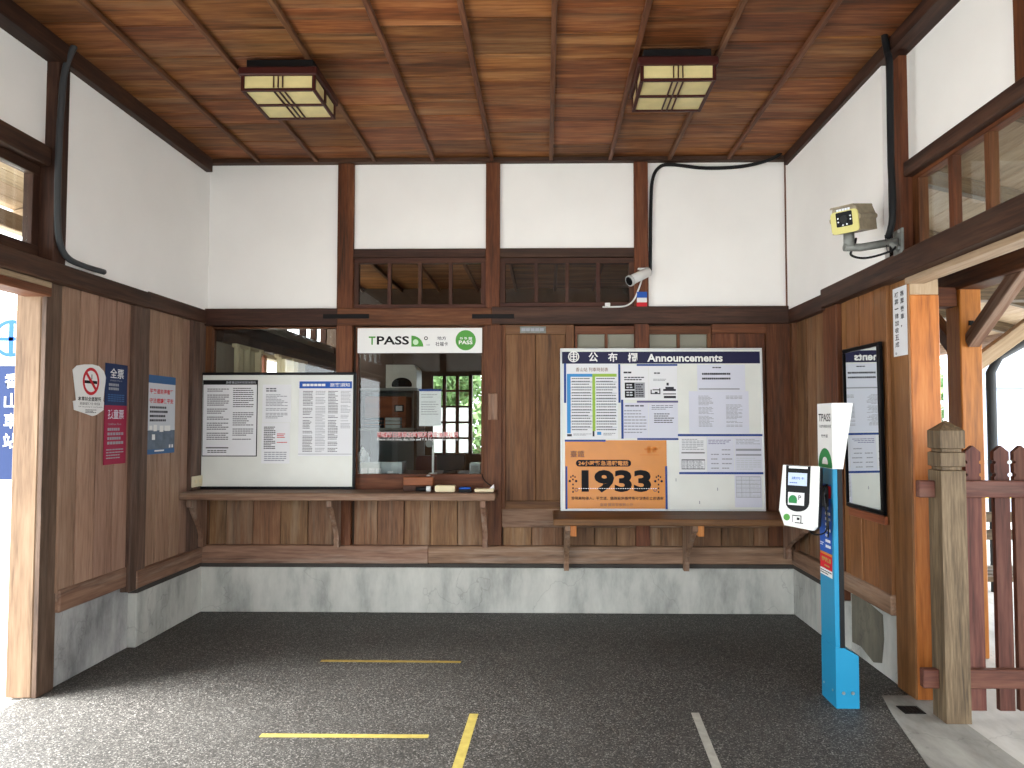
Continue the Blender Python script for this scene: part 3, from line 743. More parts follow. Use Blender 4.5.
# black-framed whiteboard on the counter
MW = MB @ Matrix.Translation((0, 0, 0.046))
def rw(px0, py0, px1, py1, w=0.046): return rb(px0, py0, px1, py1, w)
a = rw(200, 372.5, 356, 489.5); a = (a[0], a[1], ZC + 0.001, a[3])
nb = empty('notice_board', MW @ Matrix.Translation((a[0], a[2], 0)), 'black-framed whiteboard with paper notices standing on the ticket counter', 'notice board')
W, H = a[1] - a[0], a[3] - a[2]; f = 0.02
box('panel', f, W - f, f, H - f, 0.0, 0.012, 'board_white', nb, 0)
for b in ((0, W, 0, f), (0, W, H - f, H)): box('frame', *b, -0.004, 0.02, 'black', nb, 0.003)
for b in ((0, f, f, H - f), (W - f, W, f, H - f)): box('frame', *b, -0.004, 0.02, 'black', nb, 0.003)
def on_white(name, r, label, **k):
    b = rw(*r, 0.06)
    return sheet(name, MW @ Matrix.Translation((b[0], b[2], 0.0125)), b[1] - b[0], b[3] - b[2], label, **k), b[1] - b[0], b[3] - b[2]
t, W, H = on_white('notice_sheet', (202.5, 380, 257.5, 456.5), 'white notice with a black header and border, leftmost on the black-framed board')
quads('border', [(0, W, H - 0.035, H), (W - 0.008, W, 0, H), (0, W, 0, 0.007), (0, 0.004, 0, H)], 0.002, 'ink_black', t)
text('旅客運送契約定型化契約', W * 0.42, W * 0.96, H - 0.027, H - 0.009, 0.0024, 'tray_grey', t)
print_lines(W * 0.08, W * 0.48, 0.12, H - 0.06, 26, 0.002, 'ink', t, seed=3, words=8, fill=0.4); print_lines(W * 0.55, W * 0.93, 0.12, H - 0.055, 26, 0.002, 'ink', t, seed=4, words=8, fill=0.4)
quads('rule', [(W * 0.07, W * 0.48, 0.06, 0.068)], 0.002, 'ink_black', t); print_lines(W * 0.1, W * 0.45, 0.025, 0.05, 2, 0.002, 'ink', t, seed=6, skip=0)
t, W, H = on_white('notice_sheet', (262.5, 384.5, 291, 422.5), 'plain white letter pinned at the top middle of the black-framed board')
print_lines(W * 0.12, W * 0.9, H * 0.1, H * 0.75, 16, 0.002, 'ink_grey', t, seed=7, rag=0.5); print_lines(W * 0.12, W * 0.5, H * 0.8, H * 0.92, 2, 0.002, 'ink', t, seed=8, skip=0, words=3)
t, W, H = on_white('notice_sheet', (261.5, 423, 289.5, 463.5), 'white notice with red and black print at the lower middle of the black-framed board')
print_lines(W * 0.08, W * 0.5, H * 0.35, H * 0.92, 13, 0.002, 'ink', t, seed=9); print_lines(W * 0.55, W * 0.92, H * 0.5, H * 0.75, 6, 0.002, 'ink_red', t, seed=10)
print_lines(W * 0.1, W * 0.92, H * 0.05, H * 0.3, 5, 0.002, 'ink_grey', t, seed=11)
t, W, H = on_white('notice_sheet', (298.5, 380, 352.2, 456), 'white notice with a blue header and four text columns on the black-framed board')
quads('header', [(0.004, W - 0.004, H - 0.062, H - 0.01)], 0.002, 'blue', t)
text('旅客須知', W * 0.58, W * 0.95, H - 0.05, H - 0.022, 0.0026, 'white', t, bold=0.01); print_lines(W * 0.07, W * 0.5, H - 0.048, H - 0.026, 1, 0.0026, 'white', t, skip=0, rag=0, fill=0.8)
for k in range(4):
    c0 = W * (0.08 + 0.235 * k); print_lines(c0, c0 + W * 0.185, H * (0.05 if k < 3 else 0.36), H * 0.86, 40 if k < 3 else 27, 0.002, 'ink_grey' if k % 2 else 'ink', t, seed=20 + k, words=5, fill=0.38)
quads('rule', [(0, W, 0.012, 0.016)], 0.002, 'ink_grey', t)

# announcement board leaning on the shelf
pb = (Sy(560.5, 510, D - 0.09)[0], Sy(766, 510, D - 0.09)[0])
zt = Sy(660, 348.5, D - 0.045)[1]
ob = Vector((pb[0], D - 0.075, ZC2 + 0.003)); up = Vector((0, 0.045, zt - ZC2)).normalized()
MA = frame(ob, (1, 0, 0), up)
BW, BH = pb[1] - pb[0], (zt - ZC2)
ab = empty('notice_board', MA, 'large announcement board with a navy header leaning on the notice shelf', 'notice board')
box('panel', 0.006, BW - 0.006, 0.006, BH - 0.006, 0.0, 0.012, 'board_white', ab, 0)
for b in ((0, BW, 0, 0.014), (0, BW, BH - 0.014, BH)): box('frame', *b, -0.004, 0.018, 'alu', ab, 0.003)
for b in ((0, 0.014, 0.014, BH - 0.014), (BW - 0.014, BW, 0.014, BH - 0.014)): box('frame', *b, -0.004, 0.018, 'alu', ab, 0.003)
def au(px, py=430): # board-local coordinates of a picture point (board edges run slightly apart downwards)
    l = 560 + (py - 349) / 161 * 1.0; r = 761 + (py - 348) / 161 * 5
    return (px - l) / (r - l) * BW
def av(py, px=660):
    t_ = 350 - (px - 560) / 201 * 3; b_ = 509 + (px - 561) / 205 * 2
    return (b_ - py) / (b_ - t_) * BH
def ar(px0, py0, px1, py1):
    ym = (py0 + py1) / 2; xm = (px0 + px1) / 2
    return au(px0, ym), au(px1, ym), av(py1, xm), av(py0, xm)
hb = ar(562, 352, 759, 364)
hd = box('header', hb[0], hb[1], hb[2], hb[3], 0.012, 0.0145, 'navy', ab, 0)
cxl, cyl, rl = au(573.6, 358), av(358.2, 573), 0.041
annulus('emblem', cxl, cyl, rl, rl * 0.8, 0.0146, 'white', ab)
quads('emblem', [(cxl - 0.005, cxl + 0.005, cyl - rl * 0.85, cyl + rl * 0.85), (cxl - rl * 0.6, cxl + rl * 0.6, cyl - 0.004, cyl + 0.004),
                 (cxl - rl * 0.5, cxl + rl * 0.5, cyl + 0.016, cyl + 0.022), (cxl - rl * 0.5, cxl + rl * 0.5, cyl - 0.024, cyl - 0.018),
                 (cxl - rl * 0.62, cxl - rl * 0.46, cyl - 0.02, cyl + 0.02), (cxl + rl * 0.46, cxl + rl * 0.62, cyl - 0.02, cyl + 0.02)], 0.0152, 'white', ab)
for ch, x0, x1 in (('公', 588.5, 598), ('布', 608, 617.3), ('欄', 627.7, 637.2)):
    text(ch, au(x0, 358), au(x1, 358), av(363, x0), av(353.6, x0), 0.015, 'white', ab, bold=0.022)
text('Announcements', au(647, 358), au(722, 358), av(362, 684), av(354, 684), 0.015, 'white', ab, bold=0.03)
for k, (x, y) in enumerate(((675, 478), (698, 500), (716, 487), (731, 508), (573, 441))):
    quads('scuff', [(au(x), au(x) + 0.006, av(y + 3), av(y))], 0.0126, 'ink_grey', ab)
def on_board(name, r, label, w=0.0125, **k):
    b = ar(*r); return sheet(name, MA @ Matrix.Translation((b[0], b[2], w)), b[1] - b[0], b[3] - b[2], label, **k), b[1] - b[0], b[3] - b[2]
# timetable
t, W, H = on_board('timetable', (565.5, 365, 618, 439), 'train timetable with blue and green columns on the announcement board', cat='timetable')
text('香山站 列車時刻表', W * 0.2, W * 0.82, H * 0.895, H * 0.95, 0.002, 'ink_brown', t, bold=0.005)
quads('blue_column', [(W * 0.03, W * 0.1, H * 0.07, H * 0.865), (W * 0.1, W * 0.515, H * 0.825, H * 0.865)], 0.002, 'sky_blue', t)
quads('green_column', [(W * 0.515, W * 0.57, H * 0.1, H * 0.865), (W * 0.57, W * 0.98, H * 0.825, H * 0.865)], 0.002, 'lime', t)
rows = 19; h_ = H * 0.72 / rows
quads('grey_rows', [(W * a_, W * b_, H * 0.1 + h_ * k, H * 0.1 + h_ * (k + 0.55)) for k in range(rows) if k % 2 for a_, b_ in ((0.1, 0.515), (0.57, 0.98))], 0.0018, 'tray_grey', t)
for c0, c1_, sd in ((0.12, 0.5, 31), (0.59, 0.97, 32)): print_lines(W * c0, W * c1_, H * 0.1, H * 0.82, 19, 0.0024, 'ink', t, seed=sd, words=9, fill=0.3, rag=0.2, skip=0)
quads('footer_marks', [(W * 0.03, W * 0.12, H * 0.03, H * 0.06), (W * 0.515, W * 0.55, H * 0.03, H * 0.1)], 0.002, 'ink', t)
quads('footer_mark', [(W * 0.6, W * 0.68, H * 0.05, H * 0.09)], 0.002, 'sky_blue', t); print_lines(W * 0.15, W * 0.5, H * 0.04, H * 0.07, 2, 0.002, 'ink_grey', t, skip=0); print_lines(W * 0.72, W * 0.95, H * 0.04, H * 0.08, 2, 0.002, 'ink_grey', t, skip=0)
# four small notices
t, W, H = on_board('notice_sheet', (621.5, 366, 648.5, 400.5), 'white notice with a black and grey block, beside the timetable')
quads('black_block', [(W * 0.12, W * 0.48, H * 0.3, H * 0.5), (W * 0.12, W * 0.48, H * 0.06, H * 0.27)], 0.002, 'ink_black', t)
quads('grey_block', [(W * 0.48, W * 0.86, H * 0.06, H * 0.5)], 0.002, 'ink_grey', t); print_lines(W * 0.52, W * 0.82, H * 0.08, H * 0.47, 6, 0.0026, 'ink', t, seed=41, skip=0, words=3); print_lines(W * 0.18, W * 0.42, H * 0.1, H * 0.47, 5, 0.0026, 'tray_grey', t, seed=42, words=2)
print_lines(W * 0.1, W * 0.85, H * 0.55, H * 0.68, 2, 0.002, 'ink', t, seed=43, skip=0); print_lines(W * 0.08, W * 0.4, H * 0.74, H * 0.84, 1, 0.002, 'ink', t, seed=44, skip=0, words=2)
t, W, H = on_board('notice_sheet', (649, 366, 677, 400.5), 'white notice with a small train drawing at the top of the announcement board')
quads('drawing', [(W * 0.05, W * 0.4, H * 0.17, H * 0.2), (W * 0.05, W * 0.09, H * 0.17, H * 0.3), (W * 0.12, W * 0.4, H * 0.28, H * 0.31), (W * 0.36, W * 0.4, H * 0.17, H * 0.34), (W * 0.2, W * 0.3, H * 0.2, H * 0.24),
                  (W * 0.5, W * 0.95, H * 0.26, H * 0.32), (W * 0.58, W * 0.88, H * 0.32, H * 0.38), (W * 0.62, W * 0.7, H * 0.42, H * 0.5), (W * 0.5, W * 0.95, H * 0.16, H * 0.19), (W * 0.52, W * 0.95, H * 0.05, H * 0.12)], 0.002, 'ink', t)
print_lines(W * 0.15, W * 0.75, H * 0.55, H * 0.62, 2, 0.002, 'ink_grey', t, seed=46, skip=0); print_lines(W * 0.18, W * 0.45, H * 0.74, H * 0.82, 1, 0.002, 'ink', t, seed=47, skip=0, words=2)
t, W, H = on_board('notice_sheet', (623, 403.5, 648.5, 438.5), 'white letter with widely spaced lines, between the timetable and another letter', mat='paper_blue')
print_lines(W * 0.05, W * 0.95, H * 0.12, H * 0.82, 8, 0.002, 'ink_grey', t, seed=48, fill=0.35, skip=0); print_lines(W * 0.1, W * 0.9, H * 0.88, H * 0.95, 1, 0.002, 'ink', t, seed=49, skip=0, words=4)
t, W, H = on_board('notice_sheet', (649, 403.5, 678, 438.5), 'white letter with one small paragraph at the middle of the announcement board', mat='paper_blue')
print_lines(W * 0.18, W * 0.88, H * 0.42, H * 0.72, 5, 0.002, 'ink', t, seed=50, fill=0.4, skip=0); print_lines(W * 0.1, W * 0.85, H * 0.8, H * 0.95, 3, 0.002, 'ink', t, seed=51, fill=0.3, skip=0, words=5)
# orange poster
t, W, H = on_board('poster', (565.4, 440.5, 667.3, 507.3), 'orange emergency hotline poster reading 1933 on the announcement board', mat='orange', cat='poster')
def ou(x): return (x - 85) / (920 - 85) * W
def ov(y): return (600 - y) / (600 - 45) * H
text('1933', ou(220), ou(790), ov(470), ov(287), 0.0022, 'ink_black', t, bold=0.045)
pl = rrect(ou(175), ou(628), ov(260), ov(205), (ov(205) - ov(260)) * 0.48)
prism('pill', pl, 0.0012, 0.002, 'ink_black', t)
text('24小時緊急通報電話', ou(195), ou(605), ov(252), ov(212), 0.0026, 'orange', t, bold=0.02)
text('發現異物侵入、平交道、鐵路設施損壞等可疑情形立即通報', ou(135), ou(890), ov(530), ov(503), 0.002, 'ink_black', t, bold=0.015)
text('臺鐵 鐵路警察關心您', ou(370), ou(640), ov(580), ov(556), 0.002, 'ink_brown', t)
text('臺鐵', ou(130), ou(245), ov(185), ov(130), 0.002, 'ink_brown', t, bold=0.01)
quads('faint_mark', [(ou(735), ou(850), ov(125), ov(112)), (ou(760), ou(790), ov(150), ov(95)), (ou(805), ou(835), ov(145), ov(100)), (ou(700), ou(860), ov(168), ov(162))], 0.002, 'orange_dark', t)
for x in (150, 850):
    quads('ornament', [(ou(x - 6), ou(x + 6), ov(y + 7), ov(y - 7)) for y in (335, 365, 405, 435, 465)] + [(ou(x - 22), ou(x - 12), ov(352), ov(338)), (ou(x + 12), ou(x + 22), ov(352), ov(338))], 0.002, 'ink_black', t)
    for d in (-26, 26): prism('ornament_dot', ring_pts(ou(x + d), ov(378), 0.009, n=12), 0.0012, 0.002, 'ink_black', t)
    annulus('ornament_ring', ou(x + (28 if x < 500 else -28)), ov(448), 0.014, 0.008, 0.0014, 'ink_brown', t)
quads('dotted_line', [(ou(195 + k * 19), ou(195 + k * 19 + 11), ov(440), ov(435)) for k in range(34)], 0.0027, 'white', t)
# right-hand sheets
t, W, H = on_board('notice_sheet', (697, 364.5, 744.5, 391), 'white notice with a two-line bold heading under the word Announcements', mat='paper_blue')
print_lines(W * 0.1, W * 0.7, H * 0.58, H * 0.72, 1, 0.002, 'ink', t, seed=60, skip=0, words=15, fill=0.5, rag=0); print_lines(W * 0.1, W * 0.7, H * 0.4, H * 0.54, 1, 0.002, 'ink', t, seed=61, skip=0, words=15, fill=0.5, rag=0)
quads('rule', [(W * 0.03, W * 0.88, H * 0.05, H * 0.1)], 0.002, 'ink_grey', t); print_lines(W * 0.32, W * 0.6, H * 0.85, H * 0.93, 1, 0.002, 'ink', t, seed=62, skip=0, words=3)
t, W, H = on_board('notice_sheet', (689, 391.3, 748.5, 433.5), 'large pale sheet with two faint text columns on the announcement board', mat='paper_blue')
print_lines(W * 0.16, W * 0.42, H * 0.12, H * 0.9, 26, 0.002, 'ink_grey', t, seed=63, words=4, fill=0.4); print_lines(W * 0.62, W * 0.9, H * 0.12, H * 0.9, 26, 0.002, 'ink_grey', t, seed=64, words=4, fill=0.4)
t, W, H = on_board('notice_sheet', (679.5, 437, 706.5, 472), 'white notice with two ruled tables, first of the row under the long blue strip')
print_lines(W * 0.1, W * 0.92, H * 0.62, H * 0.95, 7, 0.002, 'ink_grey', t, seed=65, skip=0, fill=0.4)
quads('table', [(W * 0.08, W * 0.94, H * 0.53, H * 0.56), (W * 0.08, W * 0.94, H * 0.33, H * 0.36), (W * 0.08, W * 0.94, H * 0.08, H * 0.1)] + [(W * q, W * q + 0.002, H * 0.1, H * 0.33) for q in (0.08, 0.3, 0.5, 0.72, 0.93)], 0.002, 'ink', t)
print_lines(W * 0.1, W * 0.9, H * 0.1, H * 0.32, 6, 0.002, 'ink_grey', t, seed=66, skip=0, fill=0.5)
t, W, H = on_board('notice_sheet', (707, 437, 734, 472), 'white notice with scattered short lines, middle of the row of three', mat='paper_blue')
print_lines(W * 0.06, W * 0.9, H * 0.78, H * 0.93, 3, 0.002, 'tape_purple', t, seed=67, skip=0, fill=0.35)
for k in range(5): print_lines(W * 0.15, W * 0.45, H * (0.08 + k * 0.13), H * (0.14 + k * 0.13), 1, 0.002, 'ink_grey', t, seed=68 + k, words=3, skip=0.1); print_lines(W * 0.55, W * 0.95, H * (0.08 + k * 0.13), H * (0.14 + k * 0.13), 1, 0.002, 'ink_grey', t, seed=78 + k, words=3, skip=0.1)
t, W, H = on_board('notice_sheet', (734.5, 437, 762.5, 472), 'white notice with grey table headings, last of the row of three', mat='paper_blue')
print_lines(W * 0.06, W * 0.94, H * 0.78, H * 0.95, 4, 0.002, 'ink_grey', t, seed=90, skip=0, fill=0.35); quads('table_heads', [(W * 0.05, W * 0.95, H * 0.6, H * 0.66), (W * 0.05, W * 0.95, H * 0.46, H * 0.51)], 0.002, 'ink_grey', t)
print_lines(W * 0.06, W * 0.95, H * 0.05, H * 0.42, 6, 0.002, 'tray_grey', t, seed=91, skip=0)
t, W, H = on_board('notice_sheet', (735, 474.5, 762, 507), 'white table sheet at the bottom right corner of the announcement board', mat='paper_blue')
quads('table', [(W * 0.05, W * 0.95, H * q, H * q + 0.003) for q in (0.3, 0.45, 0.58, 0.7, 0.82, 0.93)] + [(W * q, W * q + 0.002, H * 0.3, H * 0.93) for q in (0.05, 0.25, 0.55, 0.95)], 0.002, 'ink_grey', t)
print_lines(W * 0.06, W * 0.94, H * 0.3, H * 0.93, 14, 0.0018, 'tray_grey', t, seed=92, skip=0, fill=0.6)
# magnetic strips that hold the sheets
strips = [((564, 365, 566.2, 404), 'tape_blue', 'dark blue magnetic strip at the upper left edge of the timetable'),
 ((618.3, 365, 620.4, 403.5), 'tape_blue', 'dark blue magnetic strip along the right edge of the timetable'),
 ((621.4, 400.5, 623.6, 439), 'tape_blue', 'dark blue upright magnetic strip left of the widely spaced letter'),
 ((636.5, 364.6, 677, 366.4), 'tape_blue', 'blue magnetic strip holding the train drawing notice at its top edge'),
 ((637, 401.2, 678, 403.2), 'tape_purple', 'greyish purple magnetic strip under the train drawing notice'),
 ((637.5, 438.4, 678.5, 440.2), 'tape_blue', 'blue magnetic strip just above the right end of the orange poster'),
 ((565, 440, 606, 442), 'tape_blue', 'blue magnetic strip on the top left edge of the orange poster'),
 ((678, 434.2, 762.5, 436.4), 'tape_blue', 'long blue magnetic strip above the row of three notices'),
 ((679.5, 472, 764, 474.2), 'tape_blue', 'long blue magnetic strip below the row of three notices'),
 ((565.8, 466, 567.8, 508), 'tape_blue', 'blue upright magnetic strip on the left edge of the orange poster'),
 ((665.8, 466, 667.8, 508.3), 'tape_blue', 'blue upright magnetic strip on the right edge of the orange poster')]
for r_, m_, lab in strips:
    b = ar(*r_)
    s = box('magnetic_strip', 0, b[1] - b[0], 0, b[3] - b[2], 0, 0.003, m_, None, 0.001); s.matrix_world = MA @ Matrix.Translation((b[0], b[2], 0.014)) @ Matrix.Translation(((b[1] - b[0]) / 2, (b[3] - b[2]) / 2, 0.0015))
    tag(s, lab, 'magnet', 'strips on the announcement board')

# ================================================================ posters on the left wall
def left_rect(px0, py0, px1, py1, X):
    ym = (py0 + py1) / 2
    y0 = Sx(px0, ym, X)[0]; y1 = Sx(px1, ym, X)[0]; xm = (px0 + px1) / 2
    return y0, y1, Sx(xm, py1, X)[1], Sx(xm, py0, X)[1]
XB = XL - 0.034
a = left_rect(71.7, 364, 105, 415.7, XB)
W, H = a[1] - a[0], a[3] - a[2]
ns = empty('no_smoking_sign', ML @ Matrix.Translation((a[0], a[2], -0.033)), 'white shield-shaped no smoking sign on the left wall', 'sign')
def su(x): return (x - 45) / (268 - 45) * W
def sv(y, x=150): return (405 - y) / (405 - 60) * H
out = [(180, 407), (60, 368), (52, 312), (72, 306), (58, 200), (45, 110), (70, 80), (120, 66), (170, 60), (215, 66), (250, 95), (268, 140), (258, 230), (252, 300), (258, 312), (255, 365), (205, 400)]
prism('plate', [(su(x), sv(y)) for x, y in out][::-1], 0, 0.004, 'white', ns)
rr = (su(220) - su(108)) / 2
annulus('ban_ring', su(163), sv(175), rr, rr * 0.78, 0.0042, 'red', ns, sy=(sv(83) - sv(268)) / 2 / rr)
quads('cigarette', [(su(120), su(205), sv(190), sv(170)), (su(165), su(170), sv(160), sv(128))], 0.0046, 'ink_black', ns)
prism('ban_bar', [(su(122), sv(122)), (su(134), sv(112)), (su(204), sv(225)), (su(192), sv(235))], 0.0046, 0.0052, 'red', ns)
text('本車站全面禁菸', su(80), su(235), sv(308), sv(278), 0.0046, 'ink_black', ns, bold=0.02)
text('違者處新臺幣二千至一萬元罰鍰', su(92), su(228), sv(334), sv(316), 0.0046, 'ink_black', ns)
text('No Smoking in the Station', su(85), su(245), sv(352), sv(342), 0.0046, 'ink', ns); print_lines(su(130), su(205), sv(388), sv(362), 3, 0.0046, 'ink', ns, skip=0)
a = left_rect(103.8, 364, 125.8, 464, XB)
W, H = a[1] - a[0], a[3] - a[2]
fp = empty('fare_poster', ML @ Matrix.Translation((a[0], a[2], -0.032)), 'narrow navy and crimson fare poster beside the no smoking sign', 'poster')
H2 = H * 0.585
box('crimson_panel', 0, W, 0, H2, 0, 0.003, 'crimson', fp, 0); box('navy_panel', 0, W, H2, H, 0, 0.003, 'poster_navy', fp, 0)
text('全票', W * 0.2, W * 0.82, H * 0.855, H * 0.955, 0.0036, 'white', fp, bold=0.01); text('孩童票', W * 0.14, W * 0.86, H * 0.45, H * 0.545, 0.0036, 'paper_blue', fp, bold=0.01)
text('Adult Fare', W * 0.2, W * 0.75, H * 0.825, H * 0.842, 0.0036, 'ink_grey', fp); text('Children Fare', W * 0.15, W * 0.75, H * 0.39, H * 0.41, 0.0036, 'ink_grey', fp)
print_lines(W * 0.15, W * 0.85, H * 0.73, H * 0.81, 2, 0.0036, 'ink_grey', fp, seed=101, skip=0, fill=0.65); print_lines(W * 0.12, W * 0.88, H * 0.62, H * 0.7, 4, 0.0036, 'poster_blue', fp, seed=102, skip=0)
print_lines(W * 0.14, W * 0.88, H * 0.19, H * 0.37, 4, 0.0036, 'ink_grey', fp, seed=103, skip=0, fill=0.6); print_lines(W * 0.1, W * 0.9, H * 0.05, H * 0.16, 4, 0.0036, 'ink_grey', fp, seed=104, skip=0, fill=0.4)
XB2 = XL - 0.03
a = left_rect(147.5, 376, 174.5, 453.5, XB2)
W, H = a[1] - a[0], a[3] - a[2]
bp_ = empty('notice_poster', ML @ Matrix.Translation((a[0], a[2], -0.03)), 'blue and white poster with red headline between the left wall post and the corner', 'poster')
box('sheet', 0, W, 0, H, 0, 0.003, 'tray_grey', bp_, 0)
quads('sky_band', [(0, W, H * 0.9, H)], 0.0034, 'poster_blue', bp_); quads('photo_band', [(0, W, 0, H * 0.3)], 0.0034, 'poster_slate', bp_); quads('blue_band', [(0, W, 0, H * 0.06)], 0.0038, 'poster_blue', bp_)
text('平交道前停看聽', W * 0.04, W * 0.92, H * 0.765, H * 0.83, 0.0038, 'ink_red', bp_, bold=0.02); text('守法禮讓保平安', W * 0.04, W * 0.92, H * 0.645, H * 0.71, 0.0038, 'ink_red', bp_, bold=0.02)
print_lines(W * 0.06, W * 0.9, H * 0.4, H * 0.62, 4, 0.0038, 'ink', bp_, seed=110, skip=0, fill=0.5, words=9)
quads('pale_figures', [(W * 0.05, W * 0.15, H * 0.31, H * 0.36), (W * 0.2, W * 0.32, H * 0.29, H * 0.37), (W * 0.42, W * 0.56, H * 0.28, H * 0.36), (W * 0.6, W * 0.82, H * 0.29, H * 0.36), (W * 0.15, W * 0.26, H * 0.18, H * 0.25), (W * 0.78, W * 0.84, H * 0.07, H * 0.11), (W * 0.88, W * 0.94, H * 0.07, H * 0.11), (W * 0.25, W * 0.6, H * 0.03, H * 0.05)], 0.0042, 'white', bp_)
# socket plate on the corner post
y0, y1, z0, z1 = left_rect(184, 477, 197.5, 488, XL)
sp = empty('switch_plate', ML @ Matrix.Translation((5.08, z0, -0.012)), 'cream double switch plate in the left corner above the counter', 'switch')
box('plate', 0, 0.15, 0, z1 - z0, 0, 0.012, 'cream', sp, 0.003)
for k in (0.045, 0.105): prism('knob', ring_pts(k, (z1 - z0) / 2, 0.014, n=14), 0.012, 0.018, 'ivory', sp)

# ================================================================ right wall: mirror and paper strip
mu0, mu1 = -Sx(851, 425, XRN + 0.0)[0], -Sx(887, 430, XRN + 0.0)[0]
mz1 = Sx(868, 345.5, XRN)[1]; mz0 = Sx(868, 510, XRN)[1]
mr = empty('mirror', MR @ Matrix.Translation((mu0, mz0, -0.043)) @ Matrix.Rotation(R(1.3), 4, 'Y') @ Matrix.Rotation(R(0.5), 4, 'X'), 'tall black-framed mirror on the right wall reflecting the announcement board', 'mirror')
W, H = mu1 - mu0, mz1 - mz0; f = 0.022
box('mirror_glass', f, W - f, f, H - f, 0.004, 0.012, 'mirror', mr, 0)
for b in ((0, W, 0, f), (0, W, H - f, H)): box('frame', *b, 0, 0.022, 'black_gloss', mr, 0.003)
for b in ((0, f * 0.3, f, H - f), (W - f * 1.4, W, f, H - f)): box('frame', *b, 0, 0.022, 'black_gloss', mr, 0.003)
box('ledge', 0.03, W + 0.01, -0.05, -0.004, 0.0, 0.02, 'redwood_x', mr, 0.003)
XP = XR + 0.075
su0, su1 = -Sx(893.5, 320, XP)[0], -Sx(907.3, 320, XP)[0]
sz1, sz0 = Sx(900, 287, XP)[1], Sx(900, 356, XP)[1]
vs_ = empty('paper_strip', MR @ Matrix.Translation((su0, sz0, -0.0745)), 'narrow white paper strip with vertical black characters on the right end post', 'notice')
W, H = su1 - su0, sz1 - sz0
box('sheet', 0, W, 0, H, 0, 0.0015, 'paper', vs_, 0)
for k, ch in enumerate('無票乘車，'): text(ch, W * 0.56, W * (0.82 if ch != '，' else 0.66), H * (0.86 - 0.112 * k), H * (0.94 - 0.112 * k if ch != '，' else 0.89 - 0.112 * k), 0.002, 'ink_black', vs_, bold=0.015)
for k, ch in enumerate('補票一律加收五成。'): text(ch, W * 0.14, W * (0.42 if ch != '。' else 0.24), H * ((0.86 - 0.104 * k) if ch != '一' else 0.895 - 0.104 * k), H * ((0.94 - 0.104 * k) if ch not in '一。' else (0.91 - 0.104 * k if ch == '一' else 0.89 - 0.104 * k)), 0.002, 'ink_black', vs_, bold=0.015)

# ================================================================ floor markings
def floor_strip(name, p, label, mat, wd):
    a = Vector((*Sz(*p[0]), 0)); b = Vector((*Sz(*p[1]), 0)); d = (b - a); Ln = d.length; d.normalize(); n = Vector((-d.y, d.x, 0))
    M = Matrix((d, n, Vector((0, 0, 1)))).transposed().to_4x4(); M.translation = a
    bm = bmesh.new(); bm_box(bm, 0, Ln, -wd / 2, wd / 2, 0.0002, 0.0016)
    o = link(name, done(bm, name), mat); o.matrix_world = M
    tag(o, label, 'floor marking', 'tape lines on the floor')
floor_strip('floor_tape', ((260.5, 735.5), (428.5, 736.5)), 'bright yellow tape line lying crosswise nearest the camera', 'tape_yellow', 0.034)
floor_strip('floor_tape', ((321, 660.8), (461, 662)), 'dull tan tape line lying crosswise nearest the back wall', 'tape_tan', 0.03)
floor_strip('floor_tape', ((474, 714), (455, 775)), 'bright yellow tape line running towards the camera', 'tape_yellow', 0.042)
floor_strip('floor_tape', ((695, 713), (721, 778)), 'worn off-white tape line running towards the camera', 'tape_pale', 0.038)
gx, gy = Sz(911, 711)
bm = bmesh.new(); bm_box(bm, -0.05, 0.05, -0.045, 0.045, 0, 0.003)
for k in range(5): bm_box(bm, -0.04 + k * 0.018, -0.03 + k * 0.018, -0.035, 0.035, 0.003, 0.006)
o = link('drain_cover', done(bm, 'drain_cover'), 'iron', loc=(gx, gy, 0.0045)); tag(o, 'small dark iron plate on the floor by the right end post', 'drain cover')

# ================================================================ ticket validator on its blue stand
KX = 1.424; ky0, ky1 = 3.555, 3.735      # faces the room: front at KX, near edge ky0
MK = frame((KX, ky1, 0), (0, -1, 0), (0, 0, 1))     # u towards the camera, v up, w into the room
ks = empty('card_validator_stand', MK, 'blue ticket card stand with white validator and white sign panel', 'card reader')
KW = ky1 - ky0
def kz(py, px=838): return Sy(px, py, ky0)[1]
zs = kz(648); ztop = kz(469); zsg = kz(403)
# foot: a box cut on a slant at its top
bm = bmesh.new()
prof = [(0, 0), (-0.112, 0), (-0.112, zs - 0.04), (-0.04, zs), (0, zs)]
Mf = Matrix(((0, 0, 1, 0), (0, 1, 0, 0), (1, 0, 0, 0), (0, 0, 0, 1)))
prism('foot', prof, 0, KW, 'cyan_paint', ks, M=Mf)
box('column', 0, KW, zs, ztop, -0.024, 0, 'cyan_paint', ks, 0.003)
box('back_plate', 0.0, KW, zs - 0.005, ztop, -0.048, -0.024, 'black', ks, 0.002)
for q in (-0.035, -0.08):
    prism('bolt', ring_pts(q, 0.075, 0.008, n=8), KW, KW + 0.005, 'steel', ks, M=Matrix(((1, 0, 0, 0), (0, 1, 0, 0), (0, 0, 1, 0), (0, 0, 0, 1))) @ Matrix(((0, 0, 1, 0), (0, 1, 0, 0), (1, 0, 0, 0), (0, 0, 0, 1))))
for q in (0.03, 0.14): prism('bolt', ring_pts(q, 0.075, 0.006, n=8), 0, 0.003, 'steel', ks)
